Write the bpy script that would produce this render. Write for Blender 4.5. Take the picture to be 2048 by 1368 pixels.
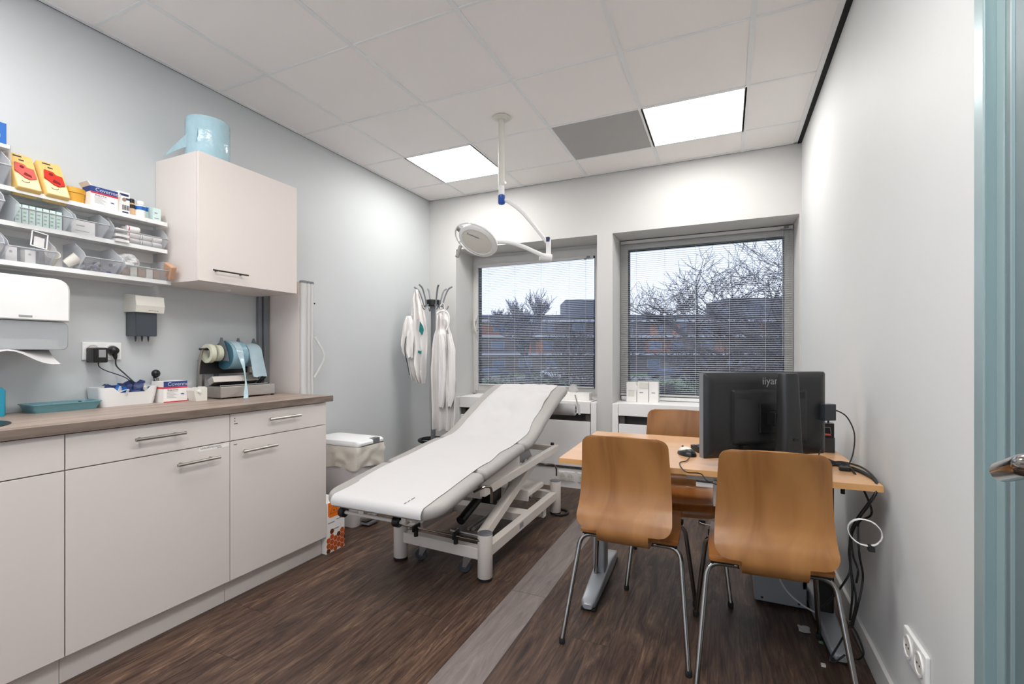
import bpy, bmesh, math, random
from math import sin, cos, pi, radians as R, sqrt
from mathutils import Vector as V, Matrix, noise

for o in list(bpy.data.objects): bpy.data.objects.remove(o)
S = bpy.context.scene
C = S.collection
random.seed(7)

# ------------------------------------------------------------------ camera, world, exposure
CAM_H = 1.17; YAW = 0.4241; FPX = 946.0
cam = bpy.data.cameras.new('camera'); camo = bpy.data.objects.new('camera', cam); C.objects.link(camo)
cam.sensor_width = 36; cam.lens = FPX / 2048 * 36; cam.shift_y = 23 / 2048; cam.clip_start = .02; cam.clip_end = 500
camo.location = (0, 0, CAM_H); camo.rotation_euler = (pi / 2, 0, YAW); S.camera = camo
S.view_settings.view_transform = 'Standard'; S.view_settings.look = 'None'
S.view_settings.gamma = 1; S.view_settings.use_curve_mapping = False
S.view_settings.exposure = 1.42
W = bpy.data.worlds.new('sky'); S.world = W; W.use_nodes = True
bgn = W.node_tree.nodes['Background']; bgn.inputs[0].default_value = (.82, .88, 1.0, 1); bgn.inputs[1].default_value = .58
LAMP = 6.6        # strength of the ceiling panels

# ------------------------------------------------------------------ helpers
def lin(c):
    return tuple(((x / 255) / 12.92 if x / 255 <= .04045 else ((x / 255 + .055) / 1.055) ** 2.4) for x in c)
MT = {}
def mat(name, rgb, rough=.5, metal=0.0, var=0.0, vscale=8.0, bump=0.0, bscale=60.0, spec=.5, stretch=None):
    m = bpy.data.materials.new(name); m.use_nodes = True; MT[name] = m
    nt = m.node_tree; b = nt.nodes['Principled BSDF']
    b.inputs['Base Color'].default_value = (*lin(rgb), 1); b.inputs['Roughness'].default_value = rough
    b.inputs['Metallic'].default_value = metal; b.inputs['Specular IOR Level'].default_value = spec
    tc = nt.nodes.new('ShaderNodeTexCoord'); mp = nt.nodes.new('ShaderNodeMapping')
    nt.links.new(tc.outputs['Object'], mp.inputs[0])
    if stretch: mp.inputs['Scale'].default_value = stretch
    n = nt.nodes.new('ShaderNodeTexNoise'); n.inputs['Scale'].default_value = vscale; n.inputs['Detail'].default_value = 4
    nt.links.new(mp.outputs[0], n.inputs['Vector'])
    if var <= 0: var = .015
    r = nt.nodes.new('ShaderNodeValToRGB'); a = lin(rgb)
    r.color_ramp.elements[0].position = .3; r.color_ramp.elements[1].position = .7
    r.color_ramp.elements[0].color = (*[x * (1 - var) for x in a], 1)
    r.color_ramp.elements[1].color = (*[min(1, x * (1 + var)) for x in a], 1)
    nt.links.new(n.outputs['Fac'], r.inputs[0]); nt.links.new(r.outputs[0], b.inputs['Base Color'])
    if bump > 0:
        n2 = nt.nodes.new('ShaderNodeTexNoise'); n2.inputs['Scale'].default_value = bscale; n2.inputs['Detail'].default_value = 3
        nt.links.new(mp.outputs[0], n2.inputs['Vector'])
        bp = nt.nodes.new('ShaderNodeBump'); bp.inputs['Strength'].default_value = bump; bp.inputs['Distance'].default_value = .01
        nt.links.new(n2.outputs['Fac'], bp.inputs['Height']); nt.links.new(bp.outputs[0], b.inputs['Normal'])
    return m
def clear(name, rgb, opacity=.15, rough=.08):
    m = bpy.data.materials.new(name); m.use_nodes = True; MT[name] = m; nt = m.node_tree
    for n in list(nt.nodes): nt.nodes.remove(n)
    out = nt.nodes.new('ShaderNodeOutputMaterial'); mx = nt.nodes.new('ShaderNodeMixShader')
    t = nt.nodes.new('ShaderNodeBsdfTransparent'); p = nt.nodes.new('ShaderNodeBsdfPrincipled')
    t.inputs[0].default_value = (*[1 - (1 - x) * .25 for x in lin(rgb)], 1)
    p.inputs['Base Color'].default_value = (*lin(rgb), 1); p.inputs['Roughness'].default_value = rough
    fr = nt.nodes.new('ShaderNodeLayerWeight'); fr.inputs[0].default_value = .35
    mr = nt.nodes.new('ShaderNodeMath'); mr.operation = 'MULTIPLY_ADD'; mr.inputs[1].default_value = .5; mr.inputs[2].default_value = opacity
    nt.links.new(fr.outputs['Facing'], mr.inputs[0]); nt.links.new(mr.outputs[0], mx.inputs[0])
    nt.links.new(t.outputs[0], mx.inputs[1]); nt.links.new(p.outputs[0], mx.inputs[2]); nt.links.new(mx.outputs[0], out.inputs[0])
    return m
def emis(name, rgb, s):
    m = bpy.data.materials.new(name); m.use_nodes = True; MT[name] = m; nt = m.node_tree
    b = nt.nodes['Principled BSDF']; b.inputs['Base Color'].default_value = (*lin(rgb), 1)
    b.inputs['Emission Color'].default_value = (*lin(rgb), 1); b.inputs['Emission Strength'].default_value = s
    return m

class MB:
    def __init__(s): s.bm = bmesh.new(); s.mi = 0
    def _f(s, vs):
        try: f = s.bm.faces.new(vs)
        except ValueError: return None
        f.material_index = s.mi; return f
    def box(s, a, b, M=None, bev=0.0):
        x0, y0, z0 = a; x1, y1, z1 = b
        t = bmesh.new(); bmesh.ops.create_cube(t, size=1)
        for v in t.verts: v.co = V(((x0 + x1) / 2 + v.co.x * (x1 - x0), (y0 + y1) / 2 + v.co.y * (y1 - y0), (z0 + z1) / 2 + v.co.z * (z1 - z0)))
        if bev > 0: bmesh.ops.bevel(t, geom=list(t.edges), offset=min(bev, abs(x1 - x0) * .45, abs(y1 - y0) * .45, abs(z1 - z0) * .45), segments=2, affect='EDGES', profile=.6)
        s.merge(t, M); return s
    def merge(s, t, M=None):
        if M is not None: bmesh.ops.transform(t, matrix=M, verts=t.verts)
        mp = {v: s.bm.verts.new(v.co) for v in t.verts}
        for f in t.faces: s._f([mp[v] for v in f.verts])
        t.free()
    def rings(s, rings, cap=True, closed=True):
        rv = [[s.bm.verts.new(p) for p in r] for r in rings]; n = len(rv[0])
        for a, b in zip(rv, rv[1:]):
            for i in range(n if closed else n - 1):
                j = (i + 1) % n; s._f((a[i], a[j], b[j], b[i]))
        if cap and closed: s._f(rv[0][::-1]); s._f(rv[-1])
        return s
    def lathe(s, prof, c=(0, 0, 0), ax='z', n=28, cap=True, M=None):
        rr = []
        for r, h in prof:
            ring = []
            for i in range(n):
                a = 2 * pi * i / n; p = (r * cos(a), r * sin(a), h)
                if ax == 'x': p = (p[2], p[0], p[1])
                if ax == 'y': p = (p[1], p[2], p[0])
                p = V(p)
                if M is not None: p = M @ p
                ring.append(p + V(c))
            rr.append(ring)
        return s.rings(rr, cap)
    def cyl(s, p0, p1, r0, r1=None, n=16):
        return s.tube([p0, p1], [r0, r0 if r1 is None else r1], n)
    def tube(s, pts, r, n=8, cap=True):
        pts = [V(p) for p in pts]; m = len(pts); rs = r if isinstance(r, (list, tuple)) else [r] * m
        rr = []; up = None
        for i, p in enumerate(pts):
            d = (pts[min(i + 1, m - 1)] - pts[max(i - 1, 0)])
            if d.length < 1e-9: d = V((0, 0, 1))
            d.normalize()
            if up is None: up = d.orthogonal().normalized()
            else:
                up = up - d * up.dot(d)
                up = up.normalized() if up.length > 1e-6 else d.orthogonal().normalized()
            w = d.cross(up)
            rr.append([p + (up * cos(2 * pi * k / n) + w * sin(2 * pi * k / n)) * rs[i] for k in range(n)])
        return s.rings(rr, cap)
    def prism(s, poly, h0, h1, ax='z', M=None):
        def P(p, h):
            q = {'z': V((p[0], p[1], h)), 'x': V((h, p[0], p[1])), 'y': V((p[0], h, p[1]))}[ax]
            return M @ q if M is not None else q
        a = [s.bm.verts.new(P(p, h0)) for p in poly]; b = [s.bm.verts.new(P(p, h1)) for p in poly]
        n = len(poly)
        for i in range(n): s._f((a[i], a[(i + 1) % n], b[(i + 1) % n], b[i]))
        s._f(a[::-1]); s._f(b); return s
    def sheet(s, grid, t=.001):
        """a grid of points (rows of rows) given thickness t along its normals"""
        nr, nc = len(grid), len(grid[0]); g = [[V(p) for p in r] for r in grid]; low = []
        for i in range(nr):
            row = []
            for j in range(nc):
                du = g[min(i + 1, nr - 1)][j] - g[max(i - 1, 0)][j]; dv = g[i][min(j + 1, nc - 1)] - g[i][max(j - 1, 0)]
                nn = du.cross(dv)
                nn = nn.normalized() if nn.length > 1e-12 else V((0, 0, 1))
                row.append(g[i][j] - nn * t)
            low.append(row)
        A = [[s.bm.verts.new(p) for p in r] for r in g]; B = [[s.bm.verts.new(p) for p in r] for r in low]
        for i in range(nr - 1):
            for j in range(nc - 1):
                s._f((A[i][j], A[i + 1][j], A[i + 1][j + 1], A[i][j + 1])); s._f((B[i][j], B[i][j + 1], B[i + 1][j + 1], B[i + 1][j]))
        for i in range(nr - 1):
            s._f((A[i][0], B[i][0], B[i + 1][0], A[i + 1][0])); s._f((A[i][-1], A[i + 1][-1], B[i + 1][-1], B[i][-1]))
        for j in range(nc - 1):
            s._f((A[0][j], A[0][j + 1], B[0][j + 1], B[0][j])); s._f((A[-1][j], B[-1][j], B[-1][j + 1], A[-1][j + 1]))
        return s
    def build(s, name, mats, parent=None, smooth=False, M=None):
        me = bpy.data.meshes.new(name)
        if M is not None: bmesh.ops.transform(s.bm, matrix=M, verts=s.bm.verts)
        bmesh.ops.recalc_face_normals(s.bm, faces=s.bm.faces)
        if smooth:
            for f in s.bm.faces: f.smooth = True
            for e in s.bm.edges:
                if len(e.link_faces) == 2 and e.calc_face_angle(0) > R(38): e.smooth = False
        s.bm.to_mesh(me); s.bm.free()
        for m in (mats if isinstance(mats, (list, tuple)) else [mats]): me.materials.append(MT[m] if isinstance(m, str) else m)
        o = bpy.data.objects.new(name, me); C.objects.link(o)
        if parent: o.parent = parent
        return o
def tag(o, label=None, cat=None, group=None, kind=None):
    if label: o['label'] = label
    if cat: o['category'] = cat
    if group: o['group'] = group
    if kind: o['kind'] = kind
    return o
def E(name, loc, label, cat, group=None, rz=0):
    o = bpy.data.objects.new(name, None); C.objects.link(o); o.location = loc; o.rotation_euler = (0, 0, rz); o.empty_display_size = .05
    return tag(o, label, cat, group)
def struct(o): o['kind'] = 'structure'; return o
def rel(parent, *objs):
    """parts modelled in room coordinates put under a root that stands elsewhere"""
    inv = Matrix.LocRotScale(parent.location, parent.rotation_euler, None).inverted()
    for o in objs: o.matrix_parent_inverse = inv
    return objs[0] if len(objs) == 1 else objs
def text(s, size, name, m, parent, M, depth=.0004, align='LEFT'):
    cu = bpy.data.curves.new(name, 'FONT'); cu.body = s; cu.size = size; cu.extrude = depth; cu.align_x = align; cu.resolution_u = 3
    t = bpy.data.objects.new('t', cu); C.objects.link(t)
    me = bpy.data.meshes.new_from_object(t.evaluated_get(bpy.context.evaluated_depsgraph_get()))
    bpy.data.objects.remove(t); bpy.data.curves.remove(cu)
    me.name = name; me.materials.clear(); me.materials.append(MT[m]); me.transform(M)
    o = bpy.data.objects.new(name, me); C.objects.link(o); o.parent = parent
    return o
# text frames: facing +X (reads along +Y), facing -Y, facing -X
def face_px(x, y, z): return Matrix(((0, 0, 1, x), (1, 0, 0, y), (0, 1, 0, z), (0, 0, 0, 1)))
def face_ny(x, y, z): return Matrix(((1, 0, 0, x), (0, 0, -1, y), (0, 1, 0, z), (0, 0, 0, 1)))
def arc(p, q, r, n=6): pass
def smooth_path(pts, k=6):
    """Catmull-Rom through the points"""
    P = [V(p) for p in pts]; P = [P[0] * 2 - P[1]] + P + [P[-1] * 2 - P[-2]]; out = []
    for i in range(1, len(P) - 2):
        for j in range(k):
            t = j / k; a, b, c, d = P[i - 1], P[i], P[i + 1], P[i + 2]
            out.append(.5 * ((2 * b) + (c - a) * t + (2 * a - 5 * b + 4 * c - d) * t * t + (3 * b - a - 3 * c + d) * t ** 3))
    out.append(P[-2]); return out
def fillet(pts, r, k=5):
    """polyline with rounded corners"""
    P = [V(p) for p in pts]; out = [P[0]]
    for i in range(1, len(P) - 1):
        a = (P[i - 1] - P[i]); b = (P[i + 1] - P[i]); rr = min(r, a.length * .49, b.length * .49)
        s0 = P[i] + a.normalized() * rr; s1 = P[i] + b.normalized() * rr
        for j in range(k + 1):
            t = j / k; out.append(s0 * (1 - t) ** 2 + P[i] * 2 * t * (1 - t) + s1 * t * t)
    out.append(P[-1]); return out
def rrect(x0, y0, x1, y1, r, k=4):
    out = []
    for cx, cy, a in ((x1 - r, y1 - r, 0), (x0 + r, y1 - r, 90), (x0 + r, y0 + r, 180), (x1 - r, y0 + r, 270)):
        for j in range(k + 1):
            t = R(a + 90 * j / k); out.append((cx + r * cos(t), cy + r * sin(t)))
    return out
def at(u, d):
    """a point of the ground plane seen at image column u and depth d"""
    l = (u - 1024) / FPX * d
    return V((-sin(YAW) * d + cos(YAW) * l, cos(YAW) * d + sin(YAW) * l, 0))
def pt(u, v, d):
    p = at(u, d); p.z = CAM_H + (707 - v) / FPX * d; return p

# ------------------------------------------------------------------ materials
mat('paint_side', (199, 202, 203), .62, var=.01, vscale=3, bump=.02, bscale=150)
mat('paint_back', (205, 203, 200), .62, var=.01, vscale=3, bump=.02, bscale=150)
mat('paint_right', (213, 214, 213), .62, var=.01, vscale=3, bump=.02, bscale=150)
mat('ceiling_tile', (246, 241, 238), .8, var=.012, vscale=2, bump=.03, bscale=300)
mat('grid_white', (236, 236, 235), .5)
mat('gap_shade_black', (14, 14, 15), .8)
mat('alu', (206, 204, 201), .4, 0)
mat('gasket', (34, 44, 66), .5)
mat('casing', (246, 243, 241), .5)
mat('slot_dark', (84, 80, 78), .6)
mat('vent_grey', (172, 170, 167), .55, .2)
mat('cabinet', (222, 212, 206), .42, var=.012, vscale=2)
mat('cabinet_edge', (120, 108, 104), .6)
mat('steel', (176, 172, 166), .28, .95, var=.05, stretch=(1, 1, 30))
mat('brushed', (196, 190, 184), .32, .85, var=.06, vscale=20, stretch=(1, 1, 12))
mat('chrome', (158, 154, 149), .14, 1.0)
mat('dark_metal', (60, 58, 57), .35, .8)
mat('white_plastic', (236, 235, 233), .32)
mat('offwhite_plastic', (222, 218, 208), .38)
mat('beige_frame', (226, 217, 209), .35)
mat('grey_plastic', (120, 123, 127), .4)
mat('dark_plastic', (52, 55, 60), .3)
mat('black', (18, 18, 19), .38)
mat('black_soft', (24, 24, 25), .6)
mat('monitor_black', (36, 36, 37), .42, bump=.02, bscale=400)
mat('upholstery', (163, 158, 154), .42, var=.02, vscale=14, bump=.015, bscale=60)
mat('paper', (198, 195, 194), .75, var=.005)
mat('cloth_white', (238, 234, 231), .85, bump=.08, bscale=120)
mat('teal', (10, 118, 120), .7)
mat('teal_tray', (104, 150, 158), .35)
mat('cyan', (38, 150, 178), .35)
mat('pouch_blue', (136, 172, 186), .22, var=.06, vscale=18, bump=.06, bscale=25)
mat('pouch_light', (172, 194, 202), .18, var=.05, vscale=22, bump=.08, bscale=30)
mat('pouch_dark', (58, 98, 114), .4)
mat('roll_blue', (166, 196, 206), .14, var=.05, vscale=20, bump=.35, bscale=34)
mat('tape_cream', (206, 206, 184), .5)
mat('yellow', (226, 188, 116), .4)
mat('yellow_pale', (240, 218, 168), .4)
mat('amber', (214, 160, 52), .4)
mat('red', (196, 48, 34), .45)
mat('pink_red', (206, 92, 84), .45)
mat('dark_red', (120, 22, 24), .5)
mat('carton', (240, 236, 232), .55)
mat('carton_red', (205, 40, 62), .5)
mat('carton_blue', (34, 62, 130), .5)
mat('carton_mint', (206, 226, 220), .55)
mat('carton_green', (120, 168, 130), .6)
mat('navy', (28, 44, 92), .5)
mat('blue', (12, 94, 176), .4)
mat('blue_joint', (24, 74, 160), .3)
mat('ink', (50, 50, 56), .7)
mat('ink_grey', (150, 150, 152), .7)
mat('brown_card', (150, 124, 104), .7, var=.05)
mat('orange_card', (190, 150, 122), .7, var=.04)
mat('orange', (246, 120, 20), .5)
mat('skin_tan', (224, 188, 150), .6)
mat('lid_white', (246, 246, 246), .3)
mat('bag_film', (226, 219, 208), .4, var=.05, vscale=10, bump=.25, bscale=18)
mat('bin_body', (214, 208, 208), .4)
mat('ped_grey', (128, 128, 132), .35, .3)
mat('teal_metal', (156, 176, 178), .35, .25)
mat('door_teal', (96, 118, 123), .45, var=.02, vscale=30)
mat('desk_grey', (160, 164, 168), .35, .3)
mat('case_grey', (168, 172, 176), .4, .5)
mat('cable_black', (20, 20, 21), .5)
mat('cable_white', (214, 212, 210), .5)
mat('blind', (196, 196, 196), .45, .1)
mat('scale_grey', (90, 96, 106), .5)
mat('purple', (110, 104, 150), .5)
mat('dark_purple', (52, 48, 70), .5)
mat('rubber', (22, 22, 22), .7)
mat('cork_grey', (150, 146, 142), .6)
clear('clear_plastic', (232, 234, 238), .13, .1)
clear('smoke_plastic', (70, 76, 84), .82, .15)
clear('frost_plastic', (196, 199, 202), .6, .3)
mat('caster_clear', (60, 62, 66), .3)
clear('film_white', (240, 240, 240), .42, .25)
emis('lamp_panel', (255, 254, 252), LAMP)

# glass
gm = clear('glass', (214, 226, 238), .02, .02)

# wood materials
def wood(name, c0, c1, scale, ax='y', rough=.35, detail=6, streak=.5, dist=2.0):
    m = bpy.data.materials.new(name); m.use_nodes = True; MT[name] = m; nt = m.node_tree; N = nt.nodes; L = nt.links
    b = N['Principled BSDF']; b.inputs['Roughness'].default_value = rough
    tc = N.new('ShaderNodeTexCoord'); mp = N.new('ShaderNodeMapping'); L.new(tc.outputs['Object'], mp.inputs[0])
    mp.inputs['Scale'].default_value = {'x': (1, 12, 12), 'y': (12, 1, 12), 'z': (12, 12, 1)}[ax]
    n = N.new('ShaderNodeTexNoise'); n.inputs['Scale'].default_value = scale; n.inputs['Detail'].default_value = detail
    n.inputs['Distortion'].default_value = dist; n.inputs['Roughness'].default_value = streak
    L.new(mp.outputs[0], n.inputs['Vector'])
    r = N.new('ShaderNodeValToRGB'); r.color_ramp.elements[0].position = .32; r.color_ramp.elements[1].position = .68
    r.color_ramp.elements[0].color = (*lin(c0), 1); r.color_ramp.elements[1].color = (*lin(c1), 1)
    L.new(n.outputs['Fac'], r.inputs[0]); L.new(r.outputs[0], b.inputs['Base Color'])
    return m
wood('worktop_wood', (128, 110, 98), (176, 158, 145), 1.6, 'y', .38)
wood('worktop_edge', (96, 82, 72), (136, 120, 108), 1.6, 'y', .5)
wood('beech', (140, 92, 48), (166, 116, 66), .9, 'z', .3, 4, .45, 1.2)
wood('beech_seat', (150, 90, 38), (168, 108, 50), .9, 'y', .28, 4, .45, 1.2)
wood('desk_wood', (206, 158, 112), (216, 172, 128), 1.2, 'x', .28, 4, .5, .6)
wood('desk_edge', (200, 148, 92), (212, 162, 106), 1.2, 'x', .4)
wood('ply_edge', (190, 140, 92), (206, 158, 110), 2, 'y', .4)

def floor_material():
    m = bpy.data.materials.new('floor_planks'); m.use_nodes = True; MT['floor_planks'] = m; nt = m.node_tree; N = nt.nodes; L = nt.links
    b = N['Principled BSDF']
    tc = N.new('ShaderNodeTexCoord'); sp = N.new('ShaderNodeSeparateXYZ'); L.new(tc.outputs['Object'], sp.inputs[0])
    def ma(op, a, bb=None, c=None):
        n = N.new('ShaderNodeMath'); n.operation = op
        for i, x in enumerate((a, bb, c)):
            if x is None: continue
            if isinstance(x, (int, float)): n.inputs[i].default_value = x
            else: L.new(x, n.inputs[i])
        return n.outputs[0]
    pw = .181
    u = ma('DIVIDE', ma('ADD', sp.outputs[0], .965), pw); iu = ma('FLOOR', u); fu = ma('FRACT', u)
    wn = N.new('ShaderNodeTexWhiteNoise'); wn.noise_dimensions = '1D'; L.new(iu, wn.inputs['W'])
    v = ma('ADD', ma('DIVIDE', sp.outputs[1], 1.22), ma('MULTIPLY', wn.outputs['Value'], 7.3)); iv = ma('FLOOR', v); fv = ma('FRACT', v)
    wn2 = N.new('ShaderNodeTexWhiteNoise'); wn2.noise_dimensions = '2D'
    cb = N.new('ShaderNodeCombineXYZ'); L.new(iu, cb.inputs[0]); L.new(iv, cb.inputs[1]); L.new(cb.outputs[0], wn2.inputs['Vector'])
    rnd = wn2.outputs['Value']
    # grain coordinates, shifted for each plank
    gx = ma('ADD', ma('MULTIPLY', sp.outputs[0], 19.0), ma('MULTIPLY', rnd, 40)); gy = ma('ADD', ma('MULTIPLY', sp.outputs[1], 2.3), ma('MULTIPLY', rnd, 91))
    gc = N.new('ShaderNodeCombineXYZ'); L.new(gx, gc.inputs[0]); L.new(gy, gc.inputs[1])
    n1 = N.new('ShaderNodeTexNoise'); n1.inputs['Scale'].default_value = 1.0; n1.inputs['Detail'].default_value = 8; n1.inputs['Roughness'].default_value = .68; n1.inputs['Distortion'].default_value = 1.9
    L.new(gc.outputs[0], n1.inputs['Vector'])
    r1 = N.new('ShaderNodeValToRGB'); cr = r1.color_ramp
    cr.elements[0].position = .30; cr.elements[0].color = (*lin((44, 31, 26)), 1)
    cr.elements[1].position = .78; cr.elements[1].color = (*lin((146, 118, 96)), 1)
    for p, c in ((.42, (70, 50, 41)), (.54, (92, 69, 55)), (.64, (112, 87, 69))):
        e = cr.elements.new(p); e.color = (*lin(c), 1)
    L.new(n1.outputs['Fac'], r1.inputs[0])
    # fine dark fibres
    gc2 = N.new('ShaderNodeCombineXYZ'); L.new(ma('MULTIPLY', gx, 7), gc2.inputs[0]); L.new(ma('MULTIPLY', gy, 3), gc2.inputs[1])
    n2 = N.new('ShaderNodeTexNoise'); n2.inputs['Scale'].default_value = 1.0; n2.inputs['Detail'].default_value = 5; L.new(gc2.outputs[0], n2.inputs['Vector'])
    r2 = N.new('ShaderNodeValToRGB'); r2.color_ramp.elements[0].position = .35; r2.color_ramp.elements[0].color = (.62, .6, .58, 1); r2.color_ramp.elements[1].position = .6; r2.color_ramp.elements[1].color = (1.08, 1.08, 1.08, 1)
    L.new(n2.outputs['Fac'], r2.inputs[0])
    mu = N.new('ShaderNodeMix'); mu.data_type = 'RGBA'; mu.blend_type = 'MULTIPLY'; mu.inputs[0].default_value = 1
    L.new(r1.outputs[0], mu.inputs[6]); L.new(r2.outputs[0], mu.inputs[7])
    tone = N.new('ShaderNodeHueSaturation'); L.new(mu.outputs[2], tone.inputs['Color'])
    L.new(ma('ADD', ma('MULTIPLY', rnd, .36), .70), tone.inputs['Value']); tone.inputs['Saturation'].default_value = .95
    # the one grey plank row
    r3 = N.new('ShaderNodeValToRGB'); r3.color_ramp.elements[0].position = .3; r3.color_ramp.elements[0].color = (*lin((104, 94, 90)), 1); r3.color_ramp.elements[1].position = .75; r3.color_ramp.elements[1].color = (*lin((140, 129, 125)), 1)
    L.new(n1.outputs['Fac'], r3.inputs[0])
    isg = ma('COMPARE', iu, 0.0, .1)
    mx = N.new('ShaderNodeMix'); mx.data_type = 'RGBA'; L.new(isg, mx.inputs[0]); L.new(tone.outputs[0], mx.inputs[6]); L.new(r3.outputs[0], mx.inputs[7])
    # joints
    ju = ma('MINIMUM', fu, ma('SUBTRACT', 1.0, fu)); jv = ma('MINIMUM', fv, ma('SUBTRACT', 1.0, fv))
    j = ma('MINIMUM', ma('MULTIPLY', ju, pw), ma('MULTIPLY', jv, 1.22)); jm = ma('GREATER_THAN', j, .0011)
    mj = N.new('ShaderNodeMix'); mj.data_type = 'RGBA'; L.new(jm, mj.inputs[0]); mj.inputs[6].default_value = (*lin((40, 30, 26)), 1); L.new(mx.outputs[2], mj.inputs[7])
    # light scuffs
    n4 = N.new('ShaderNodeTexNoise'); n4.inputs['Scale'].default_value = 26; n4.inputs['Detail'].default_value = 6; n4.inputs['Roughness'].default_value = .7; L.new(tc.outputs['Object'], n4.inputs['Vector'])
    r4 = N.new('ShaderNodeValToRGB'); r4.color_ramp.elements[0].position = .66; r4.color_ramp.elements[0].color = (0, 0, 0, 1); r4.color_ramp.elements[1].position = .82; r4.color_ramp.elements[1].color = (.55, .55, .55, 1)
    L.new(n4.outputs['Fac'], r4.inputs[0])
    ms = N.new('ShaderNodeMix'); ms.data_type = 'RGBA'; L.new(r4.outputs[0], ms.inputs[0]); L.new(mj.outputs[2], ms.inputs[6]); ms.inputs[7].default_value = (*lin((168, 150, 136)), 1)
    L.new(ms.outputs[2], b.inputs['Base Color'])
    b.inputs['Roughness'].default_value = .46; b.inputs['Specular IOR Level'].default_value = .4
    bp = N.new('ShaderNodeBump'); bp.inputs['Strength'].default_value = .12; bp.inputs['Distance'].default_value = .004
    L.new(n2.outputs['Fac'], bp.inputs['Height']); L.new(bp.outputs[0], b.inputs['Normal'])
floor_material()

# ------------------------------------------------------------------ room shell
XL, XR, YB, ZC, YF = -2.70, .50, 3.97, 2.69, -.9
YW = 4.32   # window plane
f = MB(); f.box((XL - .1, YF - .1, -.1), (1.7, 4.5, 0)); struct(f.build('floor', 'floor_planks'))
w = MB(); w.box((XL - .12, YF - .1, 0), (XL, 4.5, ZC + .1)); struct(w.build('wall_left', 'paint_side'))
w = MB(); w.box((XR, 1.35, 0), (XR + .12, 4.5, ZC + .1)); w.box((XR, YF - .1, 0), (XR + .12, .47, ZC + .1)); w.box((XR, .47, 2.12), (XR + .12, 1.35, ZC + .1))
struct(w.build('wall_right', 'paint_right'))
w = MB()
for a, b in (((XL - .12, 0), (-2.5, ZC + .1)), ((.2, 0), (1.7, ZC + .1)), ((-2.5, 0), (.2, .35)), ((-2.5, 2.5), (.2, ZC + .1))): w.box((a[0], YF - .12, a[1]), (b[0], YF, b[1]))
struct(w.build('wall_front', 'paint_right'))
w = MB()
for x in (-2.5, -1.63, -.73, .14): w.box((x, YF - .09, .35), (x + .06, YF - .03, 2.5))
w.box((-2.5, YF - .09, .35), (.2, YF - .03, .41)); w.box((-2.5, YF - .09, 2.44), (.2, YF - .03, 2.5)); w = struct(w.build('window_3', 'alu'))  # unseen window added behind the camera to fill the room with daylight
p = MB(); p.box((-2.45, YF - .062, .4), (.15, YF - .058, 2.45)); p.build('pane', 'glass', w)
w = MB(); w.box((1.6, YF - .1, 0), (1.7, 2.1, ZC + .1)); w.box((XR + .12, 2.0, 0), (1.7, 2.1, ZC + .1)); struct(w.build('wall_corridor', 'paint_right'))
w = MB()
w.box((XL - .1, YB, 2.18), (XR + .1, 4.5, ZC + .1)); w.box((XL - .1, YB, 0), (-2.39, 4.5, 2.18)); w.box((-.998, YB, 0), (-.866, 4.5, 2.18))
w.box((.487, YB, 0), (XR + .1, 4.5, 2.18)); w.box((-2.39, 4.24, 0), (-.998, 4.5, .745)); w.box((-.866, 4.24, 0), (.487, 4.5, .745))
struct(w.build('wall_back', 'paint_back'))
# ceiling: recessed tiles between the white grid bars; openings kept for lamps
GX = [-2.8846 + .6 * i for i in range(0, 8)]; GY = [1.807 + .6 * j for j in range(-5, 5)]
c = MB()
c.box((XL - .1, YF - .1, ZC + .06), (1.7, 4.5, ZC + .1))
LAMPS = {(-2.2846, 3.007), (-.4846, 3.007), (-1.6846, .607), (-.4846, .607), (-2.2846, .007), (-.4846, -.593)}; VENT = (-1.0846, 3.007)  # panels near and behind the camera are unseen, added to lift the light
def clampx(x): return max(XL + .012, min(XR - .03, x))
for gx in GX:
    for gy in GY:
        k = (round(gx, 4), round(gy, 4))
        if any(abs(gx - a) < .01 and abs(gy - b) < .01 for a, b in LAMPS) or (abs(gx - VENT[0]) < .01 and abs(gy - VENT[1]) < .01): continue
        x0, x1 = clampx(gx + .003), clampx(gx + .597); y0, y1 = max(YF, min(YB - .012, gy + .003)), max(YF, min(YB - .012, gy + .597))
        if x1 - x0 < .02 or y1 - y0 < .02: continue
        c.box((x0, y0, ZC + .004), (x1, y1, ZC + .02))
c.box((XR, YF, ZC + .004), (1.6, 2.0, ZC + .02))
struct(c.build('ceiling', 'ceiling_tile'))
g = MB()
for gx in GX:
    if XL + .03 < gx < XR - .05: g.box((gx - .012, YF, ZC), (gx + .012, YB, ZC + .006)); 
for gy in GY:
    if gy < YB - .03: g.box((XL, gy - .0075, ZC + .0005), (XR - .03, gy + .0075, ZC + .006))
g.box((XL + .006, YF, ZC - .001), (XL + .026, YB, ZC + .02)); g.box((XR - .052, YF, ZC - .001), (XR - .027, YB, ZC + .02)); g.box((XL, YB - .026, ZC - .001), (XR - .03, YB - .006, ZC + .02))
struct(g.build('trim_1', 'grid_white'))
g = MB(); g.box((XR - .026, YF, ZC - .002), (XR, YB, ZC + .03)); g.box((XL, YF, ZC + .0), (XL + .006, YB, ZC + .03)); g.box((XL, YB - .005, ZC + .0), (XR, YB, ZC + .03))
struct(g.build('ceiling_gap_shade', 'gap_shade_black'))  # black strips stand in for the shade of the gap round the ceiling
g = MB()
g.box((XR - .014, 1.35, 0), (XR, YB, .095), bev=.003); struct(g.build('baseboard_right', 'paint_back'))
g = MB(); g.box((-2.69, YB - .012, 0), (-2.40, YB, .095), bev=.003); struct(g.build('baseboard_back', 'paint_back'))

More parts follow.
